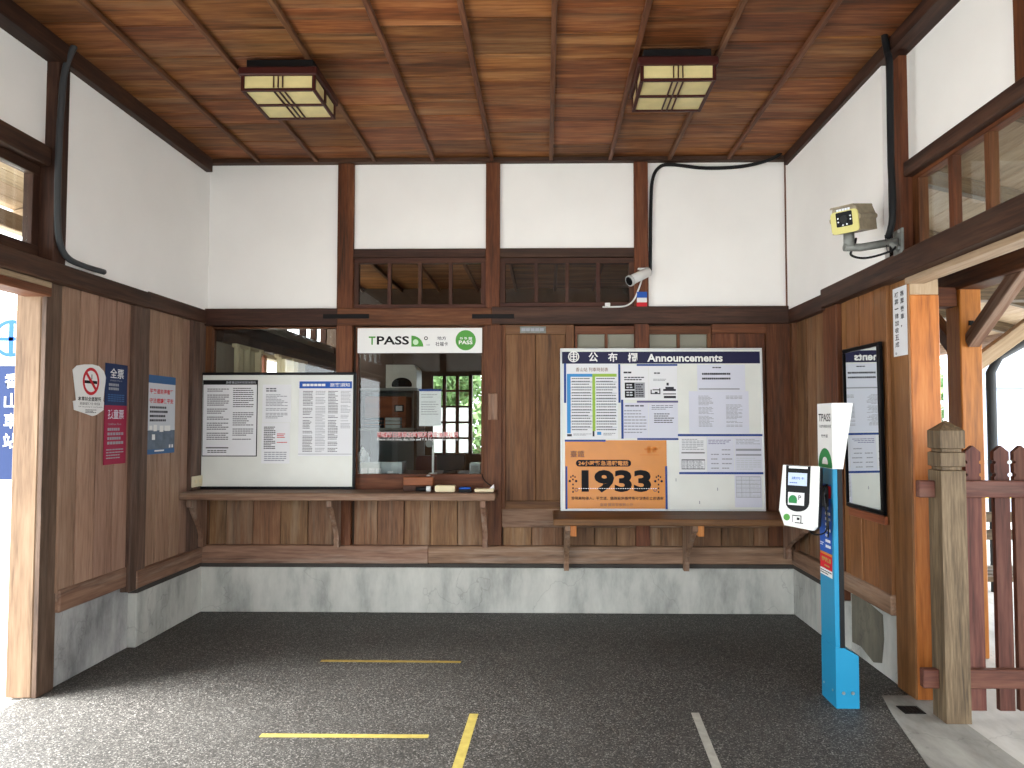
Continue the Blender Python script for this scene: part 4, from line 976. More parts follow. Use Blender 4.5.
# sign panel with a slanted back
sgh = zsg - ztop
sg = prism('sign_panel', [(0, 0), (-0.05, 0), (-0.105, sgh), (0, sgh)], -0.005, KW + 0.004, 'white', ks, M=Matrix.Translation((0, ztop, 0)) @ Mf)
text('TPASS', KW * 0.08, KW * 0.92, ztop + sgh * 0.72, ztop + sgh * 0.84, 0.001, 'ink_black', ks, bold=0.012)
text('行政院通勤月票', KW * 0.08, KW * 0.95, ztop + sgh * 0.62, ztop + sgh * 0.67, 0.001, 'ink', ks)
text('竹竹苗', KW * 0.25, KW * 0.72, ztop + sgh * 0.47, ztop + sgh * 0.52, 0.001, 'ink', ks, bold=0.01)
prism('logo_leaf', [(0.002, ztop + 0.002), (KW - 0.002, ztop + 0.002)] + [(KW / 2 + (KW / 2 - 0.002) * math.cos(t_), ztop + 0.002 + sgh * 0.3 * math.sin(t_)) for t_ in [k * math.pi / 14 for k in range(0, 15)]][1:-1], 0.0004, 0.0012, 'deep_green', ks)
prism('logo_dot', ring_pts(KW * 0.5, ztop + sgh * 0.06, KW * 0.2, n=16, a0=0, a1=math.pi), 0.0012, 0.0016, 'white', ks)
# stickers on the column
zi0, zi1, zo0, zw0 = kz(556, 826), ztop - 0.1, kz(573, 826), kz(580, 826)
quads('blue_sticker', [(0.006, KW - 0.02, zi0, ztop - 0.08)], 0.0008, 'blue', ks); quads('red_sticker', [(KW * 0.45, KW - 0.02, ztop - 0.15, ztop - 0.09)], 0.0014, 'red', ks)
quads('orange_sticker', [(0.006, KW - 0.02, zo0, zi0)], 0.0008, 'orange', ks); quads('orange_sticker', [(0.006, KW - 0.02, zo0, zi0 - 0.012)], 0.0012, 'ink_red', ks)
quads('white_sticker', [(0.006, KW - 0.02, zw0, zo0)], 0.0012, 'white', ks)
print_lines(KW * 0.45, KW * 0.82, zi0 + 0.02, ztop - 0.16, 9, 0.0016, 'white', ks, seed=130, skip=0, words=3, fill=0.5); print_lines(0.012, 0.06, zi0 + 0.03, zi0 + 0.05, 2, 0.0016, 'white', ks, skip=0, words=2)
text('請輕觸感應', KW * 0.15, KW * 0.8, zo0 + 0.035, zo0 + 0.06, 0.0018, 'tape_yellow', ks, bold=0.02); print_lines(KW * 0.35, KW * 0.7, zo0 + 0.01, zo0 + 0.025, 1, 0.0018, 'tape_yellow', ks, skip=0)
print_lines(0.012, KW * 0.85, zw0 + 0.006, zo0 - 0.006, 2, 0.0018, 'ink', ks, skip=0)
# the validator: faces out between the room and the camera
vn = Vector((-0.68, -0.73, 0.0)).normalized()
vx = Vector((-vn.y, vn.x, 0)); tilt = R(6)
c_ = Vector((1.27, 3.59, Sy(802, 498, 3.55)[1]))
MV = frame(c_, vx, (0, 0, 1)) @ Matrix.Rotation(-tilt, 4, 'X')
hw, hh = 0.094, 0.157
shape = [(-hw * 0.88, hh), (hw * 1.0, hh), (hw * 1.0, -hh * 0.2), (hw * 0.98, -hh * 0.88), (hw * 0.82, -hh), (-hw * 0.7, -hh * 0.92), (-hw * 1.02, -hh * 0.45)]
va = prism('validator', shape, -0.02, 0.02, 'white', ks, bev=0.006); va.matrix_parent_inverse = Matrix.Identity(4)
va.matrix_local = MK.inverted() @ MV
tag(va, 'white card validator with black panel and small screen')
prism('back_shell', [(x * 0.97, y * 0.97) for x, y in shape], -0.06, -0.0185, 'black', va)
bz = [(-hw * 0.66, hh * 0.99), (-hw * 0.66, hh * 0.85), (-hw * 0.62, -hh * 0.18)] + [(hw * 0.62 * -math.cos(t_) , -hh * 0.2 - hh * 0.26 * math.sin(t_)) for t_ in [k * math.pi / 10 for k in range(1, 10)]] + [(hw * 0.64, -hh * 0.18), (hw * 0.66, hh * 0.85), (hw * 0.66, hh * 0.99)]
prism('black_panel', bz, 0.0195, 0.0225, 'black_gloss', va)
quads('card_slot', [(-hw * 0.5, hw * 0.52, hh * 0.9, hh * 0.97)], 0.0232, 'alu', va)
sc = box('screen', -hw * 0.52, hw * 0.5, hh * 0.36, hh * 0.76, 0.0225, 0.0235, 'screen', va, 0)
text('請刷卡', -0.03, 0.035, -0.002, 0.012, 0.0007, 'blue', sc, bold=0.01); print_lines(-0.04, 0.0, -0.022, -0.014, 1, 0.0007, 'blue', sc, skip=0, words=4)
ls = box('logo_sticker', -hw * 0.5, hw * 0.38, -hh * 0.26, hh * 0.14, 0.0225, 0.023, 'paper', va, 0)
prism('logo_leaf', [(-0.036, -0.022), (0.004, -0.022)] + [(-0.016 + 0.022 * math.cos(t_), -0.008 + 0.026 * math.sin(t_)) for t_ in [k * math.pi / 8 for k in range(0, 9)]], 0.0003, 0.0007, 'deep_green', ls)
text('P', 0.012, 0.026, -0.004, 0.018, 0.0008, 'ink_black', ls, bold=0.01)
prism('green_badge', ring_pts(-hw * 0.55, -hh * 0.66, 0.017, n=16), 0.02, 0.0208, 'green', va)
quads('card_mark', [(-hw * 0.25, hw * 0.25, -hh * 0.6, -hh * 0.57), (-hw * 0.25, -hw * 0.22, -hh * 0.8, -hh * 0.57), (-hw * 0.1, hw * 0.35, -hh * 0.82, -hh * 0.79), (hw * 0.2, hw * 0.25, -hh * 0.8, -hh * 0.6), (0, hw * 0.15, -hh * 0.72, -hh * 0.64)], 0.0206, 'ink_black', va)
zc_ = c_.z
box('arm', 0.03, 0.13, zc_ - 0.05, zc_ + 0.05, 0.0, 0.11, 'black', ks, 0.004)
tube('cable', [(0.12, zc_ + 0.02, 0.01), (0.2, zc_ - 0.06, 0.04), (0.21, zc_ - 0.16, 0.05), (0.13, zc_ - 0.18, 0.09), (0.1, zc_ - 0.1, 0.11)], 0.004, 'black', ks)
tube('cable', [(0.12, zc_ + 0.06, 0.005), (0.19, zc_ + 0.02, 0.05), (0.19, zc_ - 0.12, 0.03), (0.14, zc_ - 0.2, 0.012)], 0.004, 'black', ks)

# ================================================================ security cameras
# housing camera on a wall arm
hc = Vector((1.505, 3.55, Sy(845, 220, 3.55)[1]))
hn = Vector((-0.72, -0.66, -0.2)).normalized(); hx = Vector((-hn.y, hn.x, 0)).normalized()
MH = frame(hc, hx, hn.cross(hx))
plate_p = Vector((1.8, 3.6, 2.325))
cc = empty('security_camera', Matrix.Translation(plate_p), 'large box security camera with yellow-rimmed black face on the right wall', 'camera')
def place(o, M): o.matrix_local = cc.matrix_world.inverted() @ M; return o
a_, b_ = 0.07, 0.062
sec = [(-a_, -b_), (a_, -b_), (a_, -0.01), (a_ * 1.12, 0.0), (a_ * 1.12, 0.012), (a_, 0.022), (a_ * 0.82, b_), (-a_ * 0.82, b_), (-a_, 0.022), (-a_ * 1.12, 0.012), (-a_ * 1.12, 0.0), (-a_, -0.01)]
cc_body = prism('housing', sec, -0.2, 0.0, 'cctv_body', cc); place(cc_body, MH)
prism('hood', [(-a_ * 0.86, b_), (a_ * 0.86, b_), (a_ * 0.8, b_ + 0.008), (-a_ * 0.8, b_ + 0.008)], -0.2, 0.025, 'cctv_body', cc_body)
rim = rrect(-a_ * 0.98, a_ * 0.98, -b_ * 1.05, b_ * 0.75, 0.02); rm = prism('yellow_rim', rim, -0.004, 0.008, 'cctv_yellow', cc_body)
prism('black_face', rrect(-a_ * 0.58, a_ * 0.58, -b_ * 0.5, b_ * 0.66, 0.006), 0.008, 0.0095, 'black_gloss', cc_body)
for x, y in ((-0.03, 0.012), (-0.03, -0.006), (0.032, 0.016), (0.032, 0.0), (-0.008, -0.024), (0.012, -0.022)): prism('infrared_led', ring_pts(x, y, 0.0042, n=8), 0.0095, 0.011, 'led', cc_body)
prism('lens', ring_pts(0, 0.004, 0.02, n=18), 0.0095, 0.014, 'black', cc_body)
print_lines(-0.035, 0.035, b_ * 0.72, b_ * 0.95, 1, 0.009, 'led', cc_body, skip=0, words=5, fill=0.8)
nk = hc + Vector((0.05, 0.075, -0.075)) - plate_p
tube('swivel', [tuple(nk + Vector((0, 0, 0.035))), tuple(nk + Vector((0, 0, -0.045)))], 0.026, 'zinc', cc, 12, False)
tube('arm', [tuple(nk + Vector((-0.025, 0, -0.045))), tuple(nk + Vector((0.06, 0.0, -0.046))), (-0.02, -0.01, -0.012)], 0.02, 'zinc', cc, 10, False)
tube('arm_brace', [(-0.055, -0.01, -0.02), (-0.008, -0.01, -0.055)], 0.014, 'zinc', cc, 8, False)
box('wall_plate', -0.012, 0.0, -0.045, 0.045, -0.075, 0.05, 'zinc', cc, 0.002)
for z in (-0.055, 0.03): box('bolt', -0.02, -0.012, -0.032, -0.018, z, z + 0.014, 'steel', cc, 0.001)
tube('cable', [tuple(hc - plate_p + Vector((0.11, 0.13, -0.06))), tuple(nk + Vector((0.04, 0.03, -0.03))), tuple(nk + Vector((0.01, 0, -0.085))), tuple(nk + Vector((0.09, 0, -0.1))), (-0.05, -0.03, -0.06), (-0.012, 0.03, -0.0)], 0.006, 'rubber', cc)
for x in (-0.08, -0.06): tube('cable_tie', [(x, -0.012, 0.02), (x + 0.01, -0.014, -0.07)], 0.002, 'rubber', cc, 6, False)
# small bullet camera on the back wall post
q0 = MB @ Vector((ux(644.5, 275), zv(275, 645), 0.03))
bc = empty('bullet_camera', Matrix.Translation(q0), 'small white bullet camera on the back wall post beside the transom window', 'camera')
box('mount', -0.04, 0.02, -0.03, 0.0, -0.02, 0.04, 'white', bc, 0.006)
d_ = Vector((-0.13, -0.075, -0.075)); s_ = Vector((0.0, -0.045, 0.0))
tube('barrel', [tuple(s_ - d_ * 0.15), tuple(s_ + d_ * 0.95)], 0.036, 'white', bc, 16, False)
tube('lens_rim', [tuple(s_ + d_ * 0.9), tuple(s_ + d_ * 1.02)], 0.041, 'alu', bc, 16, False)
tube('lens', [tuple(s_ + d_ * 0.98), tuple(s_ + d_ * 1.03)], 0.033, 'black_gloss', bc, 16, False)
box('sun_hood', -0.06, 0.02, -0.06, -0.02, 0.028, 0.036, 'white', bc, 0.003)
def pq(px, py, w): return tuple((MB @ Vector((ux(px, py), zv(py, px), w))) - q0)
tube('cable', [pq(642, 278, 0.04), pq(638, 290, 0.036), pq(633, 301, 0.04), pq(625, 307, 0.055), pq(612, 308, 0.052), pq(602, 308, 0.05)], 0.006, 'white', bc)
box('cable_clip', pq(604, 308, 0)[0], pq(609, 308, 0)[0], -0.075, -0.045, pq(605, 309, 0)[2], pq(605, 305, 0)[2], 'white', bc, 0.003)
# little blue, white and red talisman packet
a = rb(636.5, 292, 647, 308.5, 0.03)
tp = empty('sticker_packet', MB @ Matrix.Translation((a[0], a[2], 0.0305)), 'small blue, white and red packet fixed below the bullet camera', 'packet')
W, H = a[1] - a[0], a[3] - a[2]
box('red_band', 0, W, 0, H * 0.36, 0, 0.012, 'red', tp, 0.003); box('white_band', 0.002, W - 0.002, H * 0.36, H * 0.64, 0, 0.014, 'white', tp, 0.003); box('blue_band', 0, W, H * 0.64, H, 0, 0.012, 'blue', tp, 0.003)

# ================================================================ things on the ticket counter
def on_counter(px, Y): return Sy(px, 488, Y)[0]
def item(name, px0, px1, w, label, cat):
    u0, u1 = ux(px0, 488, w), ux(px1, 488, w)
    return empty(name, MB @ Matrix.Translation(((u0 + u1) / 2, ZC + 0.0005, w)), label, cat), (u1 - u0) / 2
t, hw_ = item('wooden_tray', 404.5, 434, 0.12, 'small reddish wooden box on the counter under the ticket glass', 'box')
box('body', -hw_, hw_, 0.04, 0.1, -0.03, 0.05, 'redwood_x', t, 0.004); box('base', -hw_ * 1.0, hw_ * 0.6, 0.0, 0.04, -0.02, 0.05, 'dark_x', t, 0.003); box('knob', hw_ * 0.5, hw_ * 0.75, 0.1, 0.115, -0.01, 0.02, 'steel', t, 0.004)
t, hw_ = item('hand_stamp', 416, 430.5, 0.22, 'black hand stamp with a round white end lying on the counter', 'stamp')
tube('handle', [(-hw_, 0.018, 0), (hw_ * 0.5, 0.018, 0)], 0.016, 'black', t, 12, False); tube('end_cap', [(hw_ * 0.45, 0.02, 0), (hw_, 0.02, 0)], 0.02, 'white', t, 14, False)
t, hw_ = item('stamp_pad', 435.5, 455.5, 0.2, 'cream coloured rounded box on the counter beside the blue ink pad', 'box')
prism('body', rrect(-hw_, hw_, 0, 0.044, 0.01), -0.035, 0.035, 'ivory', t, bev=0.004)
t, hw_ = item('ink_pad', 459, 472, 0.22, 'small blue ink pad on the counter', 'ink pad')
box('body', -hw_, hw_, 0, 0.02, -0.03, 0.03, 'black', t, 0.003); box('lid', -hw_ * 0.95, hw_ * 0.8, 0.02, 0.034, -0.028, 0.028, 'blue', t, 0.004)
t, hw_ = item('paper_bundle', 475, 494, 0.2, 'flat cream paper bundle at the right end of the ticket counter', 'paper')
box('stack', -hw_, hw_, 0, 0.022, -0.04, 0.04, 'ivory', t, 0.003); prism('upturned_corner', [(hw_ * 0.5, 0.022), (hw_, 0.022), (hw_ * 0.95, 0.05)], -0.03, 0.0, 'paper', t)
cable('cord', [(ux(482.5, 474), zv(474), 0.04), (ux(484, 478), zv(478), 0.06), (ux(488, 482), zv(482), 0.09), (ux(493, 485), zv(485), 0.12), (ux(494, 489), ZC + 0.006, 0.14)], MB, 0.004, 'black', 'thin black cord hanging at the right edge of the ticket window', 'cord')

# ================================================================ picket fence on the right
FY = 3.375
fx0 = Sy(944, 600, FY)[0]; fpw = 0.115
pf = empty('picket_fence', Matrix.Translation((fx0, FY, 0)), 'dark red-brown wooden picket fence with a weathered grooved post', 'fence')
def grooved_post(x0, wd, y0, y1, h, mat, name):
    zs_ = [(0.004, 0), (h - 0.24, 0), (h - 0.235, 0.012), (h - 0.222, 0.012), (h - 0.217, 0), (h - 0.155, 0), (h - 0.15, 0.012), (h - 0.137, 0.012), (h - 0.132, 0), (h - 0.05, 0)]
    bm = bmesh.new(); rings = []
    for z, i in zs_:
        rings.append([bm.verts.new(p) for p in ((x0 + i, y0 + i, z), (x0 + wd - i, y0 + i, z), (x0 + wd - i, y1 - i, z), (x0 + i, y1 - i, z))])
    for a, b in zip(rings, rings[1:]):
        for k in range(4): bm.faces.new((a[k], a[(k + 1) % 4], b[(k + 1) % 4], b[k]))
    top = bm.verts.new((x0 + wd / 2, (y0 + y1) / 2, h))
    for k in range(4): bm.faces.new((rings[-1][k], rings[-1][(k + 1) % 4], top))
    bm.faces.new(rings[0][::-1])
    bmesh.ops.recalc_face_normals(bm, faces=bm.faces[:])
    return link(name, done(bm, name), mat, pf)
fh = Sy(950, 420, FY)[1]
grooved_post(0, fpw, 0, 0.115, fh, 'weathered_z', 'post')
grooved_post(0.51, fpw, 0, 0.115, fh, 'picket_z', 'post')
def fz(py): return Sy(995, py, FY + 0.04)[1]
for z0, z1 in ((fz(498), fz(481)), (fz(690), fz(671))):
    box('rail', -0.075, 0.0, 0.05, 0.09, z0, z1, 'picket_x', pf, 0.004)
    box('rail', fpw, 0.51, 0.05, 0.09, z0, z1, 'picket_x', pf, 0.004)
    box('rail', 0.625, 1.5, 0.05, 0.09, z0, z1, 'picket_x', pf, 0.004)
ph = fz(446)
for x in (0.205, 0.34, 0.435, 0.7, 0.82, 0.94, 1.06):
    x -= 0.0375; wd = 0.072
    zz = [0.03, ph - 0.15, ph - 0.145, ph - 0.135, ph - 0.13, ph - 0.09, ph - 0.085, ph - 0.075, ph - 0.07, ph - 0.03]
    ii = [0, 0, 0.008, 0.008, 0, 0, 0.008, 0.008, 0, 0]
    pts = [(x + i, z) for z, i in zip(zz, ii)] ; pts2 = [(x + wd - i, z) for z, i in zip(zz, ii)]
    poly = pts + [(x + wd / 2, ph)] + pts2[::-1]
    prism('picket', poly, -0.118, -0.09, 'picket_y', pf, M=Matrix(((1, 0, 0, 0), (0, 0, -1, 0), (0, 1, 0, 0), (0, 0, 0, 1))))

# ================================================================ platform canopy on the right
cn = empty('platform_canopy', Matrix.Translation((2.55, 4.3, 0)), 'timber platform canopy with braced honey-coloured post outside the right opening', 'canopy')
px0 = Sy(963, 450, 4.3)[0] - 2.55; px1 = Sy(985, 450, 4.3)[0] - 2.55
box('post', px0, px1, 0, 0.15, 0, 2.22, 'honey_z', cn, 0.006)
box('post', px0, px1, 3.6, 3.75, 0, 2.22, 'honey_z', cn, 0.006); box('post', px0, px1, -3.75, -3.6, 0, 2.22, 'honey_z', cn, 0.006)
box('beam', px0 - 0.01, px1 + 0.01, -6.0, 6.2, 2.2, 2.36, 'timber_y', cn, 0.006)
def strut(name, a, b, th, mat, dep=None):
    a = Vector(a); b = Vector(b); d = (b - a); L_ = d.length; d.normalize()
    up_ = Vector((0, 0, 1)) if abs(d.z) < 0.95 else Vector((1, 0, 0))
    x = d.cross(up_).normalized(); y = x.cross(d)
    M = Matrix((d, x, y)).transposed().to_4x4(); M.translation = (a + b) / 2
    bm = bmesh.new(); bm_box(bm, -L_ / 2, L_ / 2, -th / 2, th / 2, -(dep or th) / 2, (dep or th) / 2)
    bmesh.ops.bevel(bm, geom=bm.edges[:], offset=0.004, segments=1, affect='EDGES')
    return link(name, done(bm, name), mat, cn, M=M)
pm = (px0 + px1) / 2
strut('brace', (pm, 0.0, 1.88), (pm, -0.5, 2.24), 0.07, 'sill_x', 0.085)
strut('brace', (pm, 0.15, 1.85), (pm, 0.6, 2.24), 0.07, 'timber_x', 0.085)
strut('brace', (px1, 0.08, 1.75), (px1 + 0.62, 0.08, 2.2), 0.07, 'raw_x', 0.085)
box('cross_beam', px1, px1 + 1.9, 0.02, 0.13, 2.14, 2.26, 'weathered_x', cn, 0.005)
box('cross_beam', -0.52, px0, 0.02, 0.13, 2.1, 2.22, 'timber_x', cn, 0.005)
box('bolt_plate', (px0 + px1) / 2 - 0.015, (px0 + px1) / 2 + 0.015, -0.008, 0.0, 1.98, 2.01, 'iron', cn, 0.002)
zin, zout, xi, xo = 2.98, 2.3, -0.62, 2.1
nb_ = 15
for k in range(nb_):
    t_a, t_b = k / nb_, (k + 1) / nb_
    xa, xb = xi + (xo - xi) * t_a, xi + (xo - xi) * t_b - 0.008
    za, zb_ = zin + (zout - zin) * t_a, zin + (zout - zin) * t_b
    bm = bmesh.new(); vs = []
    for y in (-6.0, 6.0):
        vs.append([bm.verts.new(p) for p in ((xa, y, za), (xb, y, zb_), (xb, y, zb_ + 0.02), (xa, y, za + 0.02))])
    a, b = vs
    for i in range(4): bm.faces.new((a[i], a[(i + 1) % 4], b[(i + 1) % 4], b[i]))
    bm.faces.new(a[::-1]); bm.faces.new(b); bmesh.ops.recalc_face_normals(bm, faces=bm.faces[:])
    link('roof_board', done(bm, 'roof_board'), 'raw_y', cn)
for y in [-5.5 + 0.9 * k for k in range(13)]:
    strut('rafter', (xi, y, zin - 0.05), (xo, y, zout - 0.05), 0.06, 'weathered_x', 0.09)
box('eave_board', xo - 0.02, xo + 0.01, -6, 6, zout - 0.12, zout + 0.03, 'sill_y', cn, 0.004)

# downpipe beyond the canopy post
dpx = Sy(994, 500, 6.0)[0]
o = tube('downpipe', [(0, 0, 0), (0, 0, Sy(994, 372, 6.0)[1]), (0.07, 0, Sy(994, 356, 6.0)[1]), (0.42, 0, Sy(994, 333, 6.0)[1])], 0.04, 'conduit', loc=(dpx, 6.0, -0.004), curve=False)
tag(o, 'dark grey bent downpipe standing beyond the picket fence', 'pipe')
# bench behind the fence
bh = empty('bench', Matrix.Translation((2.75, 4.75, -0.004)), 'low dark slatted bench behind the picket fence', 'bench')
for k in range(4): box('slat', -0.35, 0.7, -0.2 + k * 0.1, -0.12 + k * 0.1, 0.4, 0.43, 'weathered_x', bh, 0.004)
for x in (-0.3, 0.6):
    box('leg', x, x + 0.04, -0.18, -0.14, 0, 0.4, 'iron', bh); box('leg', x, x + 0.04, 0.1, 0.14, 0, 0.4, 'iron', bh)
    tube('arm', [(x + 0.02, -0.2, 0.4), (x + 0.02, -0.24, 0.5), (x + 0.02, -0.16, 0.6), (x + 0.02, 0.0, 0.6), (x + 0.02, 0.18, 0.62)], 0.012, 'iron', bh)
for z in (0.6, 0.72): box('back_slat', -0.35, 0.7, 0.18, 0.2, z, z + 0.07, 'weathered_x', bh, 0.004)
# pale building across the platform
pbd = empty('pale_building', Matrix.Translation((6.2, 10.5, -0.004)), 'pale bluish panelled building across the platform', 'building')
box('wall', -0.25, 5, 0, 0.2, 0, 3.0, 'pale_wall', pbd, 0.01)
for x in (0.0, 0.9, 1.8, 2.7, 3.6, 4.5): box('rib', x, x + 0.05, -0.04, 0, 0, 3.0, 'white', pbd)
for z in (0.8, 1.9): box('rail', -0.25, 5, -0.05, 0, z, z + 0.06, 'grey_metal', pbd)
box('yellow_line', -0.25, 5, -0.06, -0.05, 0.3, 0.5, 'yellow_paint', pbd, 0)
sg_ = empty('platform_sign', Matrix.Translation((5.75, 10.0, -0.004)), 'small blue square sign on a thin pole beyond the fence', 'sign')
tube('pole', [(0, 0, 0), (0, 0, 2.1)], 0.02, 'grey_metal', sg_, 8, False); box('panel', -0.13, 0.13, -0.04, -0.02, 1.85, 2.1, 'blue', sg_, 0.004)
def shrub(name, loc, rx, rz, n, label, seed, mat='leaf', size=0.09, cat='shrub', trunk=0.0):
    rnd = random.Random(seed); t = empty(name, Matrix.Translation(loc), label, cat)
    bm = bmesh.new()
    for _ in range(n):
        while True:
            p = Vector((rnd.uniform(-1, 1), rnd.uniform(-1, 1), rnd.uniform(-1, 1)))
            if p.length < 1: break
        p = p.normalized() * (0.55 + 0.45 * rnd.random()); p = Vector((p.x * rx, p.y * rx, trunk + rz + p.z * rz))
        a = Vector((rnd.uniform(-1, 1), rnd.uniform(-1, 1), rnd.uniform(-1, 1))).normalized(); b = a.orthogonal().normalized(); s_ = size * rnd.uniform(0.6, 1.3)
        bm.faces.new([bm.verts.new(q) for q in (p - a * s_, p + b * s_ * 0.45, p + a * s_, p - b * s_ * 0.45)])
    f_ = link('foliage', done(bm, 'foliage'), mat, t); f_['kind'] = 'stuff'
    tube('stem', [(0, 0, -0.02), (0, 0, trunk + rz)], 0.05, 'weathered_z', t, 8, False)
    return t
shrub('tree', (7.9, 14.0, -0.004), 1.0, 0.9, 1500, 'leafy green tree far beyond the platform fence', 5, cat='tree', trunk=0.7, size=0.12)

# ================================================================ outside the left opening
le = empty('left_eave', Matrix.Translation((XL - 0.2, 2.5, 3.0)), 'pale boarded eave outside the left opening', 'eave')
for k in range(7):
    t_a, t_b = k / 7, (k + 1) / 7
    bm = bmesh.new(); xa, xb = -0.8 * t_a, -0.8 * t_b + 0.008; za, zb_ = -0.2 * t_a, -0.2 * t_b; vs = []
    for y in (-4.1, 5.5): vs.append([bm.verts.new(p) for p in ((xa, y, za), (xb, y, zb_), (xb, y, zb_ + 0.02), (xa, y, za + 0.02))])
    a, b = vs
    for i in range(4): bm.faces.new((a[i], a[(i + 1) % 4], b[(i + 1) % 4], b[i]))
    bm.faces.new(a[::-1]); bm.faces.new(b); bmesh.ops.recalc_face_normals(bm, faces=bm.faces[:])
    link('roof_board', done(bm, 'roof_board'), 'raw_y', le)
for k in range(10):
    cn_, cn = cn, le
    strut('rafter', (0, -3.9 + k, -0.05), (-0.8, -3.9 + k, -0.25), 0.05, 'raw_x', 0.08); cn = cn_
box('purlin', -0.72, -0.64, -4.1, 5.5, -0.38, -0.27, 'raw_y', le, 0.005)
for y in (-4.0, 3.6): box('post', -0.73, -0.63, y, y + 0.1, -3.01, -0.38, 'raw_z', le, 0.005)
ss = empty('station_sign', Matrix.Translation((-4.55, 5.6, -0.01)), 'navy and white station name banner standing outside the left opening', 'sign')
sx1 = Sy(22, 400, 5.6)[0] + 4.55
box('panel', -0.1, sx1, 0, 0.03, 0.95, 2.3, 'poster_navy', ss, 0.004)
box('white_head', -0.1, sx1, -0.003, 0, 1.86, 2.3, 'white', ss, 0)
box('base', -0.1, sx1, -0.02, 0.05, 0.0, 0.95, 'white', ss, 0.01)
MS = Matrix(((1, 0, 0, 0), (0, 0, -1, -0.004), (0, 1, 0, 0), (0, 0, 0, 1)))
lo = empty('lettering_group', Matrix.Identity(4)); lo.parent = ss; lo.matrix_local = MS
annulus('emblem', sx1 - 0.1, 2.08, 0.15, 0.12, 0.0, 'blue', lo)
quads('emblem_bar', [(sx1 - 0.12, sx1 - 0.08, 1.96, 2.2), (sx1 - 0.2, sx1 + 0.0, 2.06, 2.09)], 0.001, 'blue', lo)
text('Xiangshan Station', sx1 - 0.32, sx1 - 0.2, 1.1, 1.84, 0.002, 'white', lo, rot90=True); 
for k, ch in enumerate('香山車站'): text(ch, sx1 - 0.14, sx1 - 0.02, 1.68 - 0.16 * k, 1.8 - 0.16 * k, 0.002, 'white', lo, bold=0.01)
bm = bmesh.new(); rnd = random.Random(3)
for _ in range(2500):
    x, y = rnd.uniform(-9, -4.2), rnd.uniform(6.2, 8.2); h_ = rnd.uniform(0.08, 0.2); a = rnd.uniform(0, 3.14); dx, dy = math.cos(a) * 0.02, math.sin(a) * 0.02
    bm.faces.new([bm.verts.new(q) for q in ((x - dx, y - dy, -0.01), (x + dx, y + dy, -0.01), (x + rnd.uniform(-0.04, 0.04), y, h_))])
o = link('grass', done(bm, 'grass'), 'grass_blade'); tag(o, 'strip of bright green grass behind the station banner', 'grass', kind='stuff')

# ================================================================ ticket office behind the glass
OB = 8.45
bm = bmesh.new()
bm_box(bm, XL - 0.1, XL, D + 0.1, 5.9, 0, 3.2); bm_box(bm, XL - 0.1, XL, 5.9, OB, 0, 0.85); bm_box(bm, XL - 0.1, XL, 5.9, 6.9, 1.98, 3.2); bm_box(bm, XL - 0.1, XL, 6.9, OB, 1.98, 2.3)
bm_box(bm, XL - 0.1, XL, 6.9, OB, 2.85, 3.2); bm_box(bm, XL - 0.1, XL, 6.9, OB, 0.85, 1.98)
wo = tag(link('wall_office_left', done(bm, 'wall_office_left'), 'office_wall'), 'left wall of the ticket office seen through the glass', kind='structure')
o = box('head_beam', XL, XL + 0.07, D + 0.1, OB, 2.02, 2.2, 'beam_y', wo, 0.005)
def upr(name, y0, y1): return box(name, XL - 0.06, XL + 0.02, y0, y1, 0.85, 2.0, 'redwood_z', wo, 0.004)
upr('mullion', 5.95, 6.03); upr('mullion', 6.3, 6.36)
for y in (7.4, 7.75, 8.1): box('mullion', XL - 0.06, XL + 0.01, y, y + 0.04, 2.3, 2.85, 'dark_z', wo, 0.003)
dx0, dx1 = Sy(431, 400, OB)[0], Sy(470, 400, OB)[0]; dz1, dz0 = Sy(450, 375, OB)[1], Sy(450, 454, OB)[1]
gx0, gx1 = Sy(472, 400, OB)[0], Sy(486, 400, OB)[0]
bm = bmesh.new()
bm_box(bm, XL - 0.1, dx0, OB, OB + 0.1, 0, 3.2); bm_box(bm, dx0, XR + 0.1, OB, OB + 0.1, dz1, 3.2); bm_box(bm, dx0, gx1, OB, OB + 0.1, 0, dz0); bm_box(bm, gx1, XR + 0.1, OB, OB + 0.1, 0, dz1); bm_box(bm, dx1, gx0, OB, OB + 0.1, dz0, dz1)
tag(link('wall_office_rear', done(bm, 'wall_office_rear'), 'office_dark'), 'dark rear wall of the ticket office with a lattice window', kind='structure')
bm = bmesh.new(); bm_box(bm, XR, XR + 0.1, D + 0.1, OB, 0, 3.2)
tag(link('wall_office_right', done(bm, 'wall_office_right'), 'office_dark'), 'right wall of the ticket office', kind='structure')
bm = bmesh.new(); bm_box(bm, XL - 0.1, XR + 0.1, D + 0.1, OB + 0.1, 3.0, 3.1)
co = tag(link('ceiling_office', done(bm, 'ceiling_office'), 'ceil_x'), 'boarded ceiling of the ticket office', kind='structure')
for k in range(9): box('batten', -2.2 + 0.46 * k, -2.17 + 0.46 * k, D + 0.1, OB, 2.96, 3.0, 'batten_y', co, 0.003)
bm = bmesh.new(); bm_box(bm, XL - 0.1, XR + 0.1, D + 0.1, OB + 0.1, -0.1, 0)
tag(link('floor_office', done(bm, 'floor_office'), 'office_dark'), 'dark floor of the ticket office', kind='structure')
MO = frame((0, OB, 0), (1, 0, 0), (0, 0, 1))
lw = empty('window_11', MO @ Matrix.Translation((dx0, dz0, 0)), 'bright lattice window in the rear wall of the office', kind='structure')
W, H = dx1 - dx0, dz1 - dz0
for k in range(4):
    x = k * W / 3.0; box('muntin', x - 0.02, x + 0.02, 0, H, -0.06, -0.02, 'dark_y', lw)
for k in range(6):
    z = k * H / 5.0; box('muntin', 0, W, z - 0.012, z + 0.012, -0.055, -0.025, 'dark_x', lw)
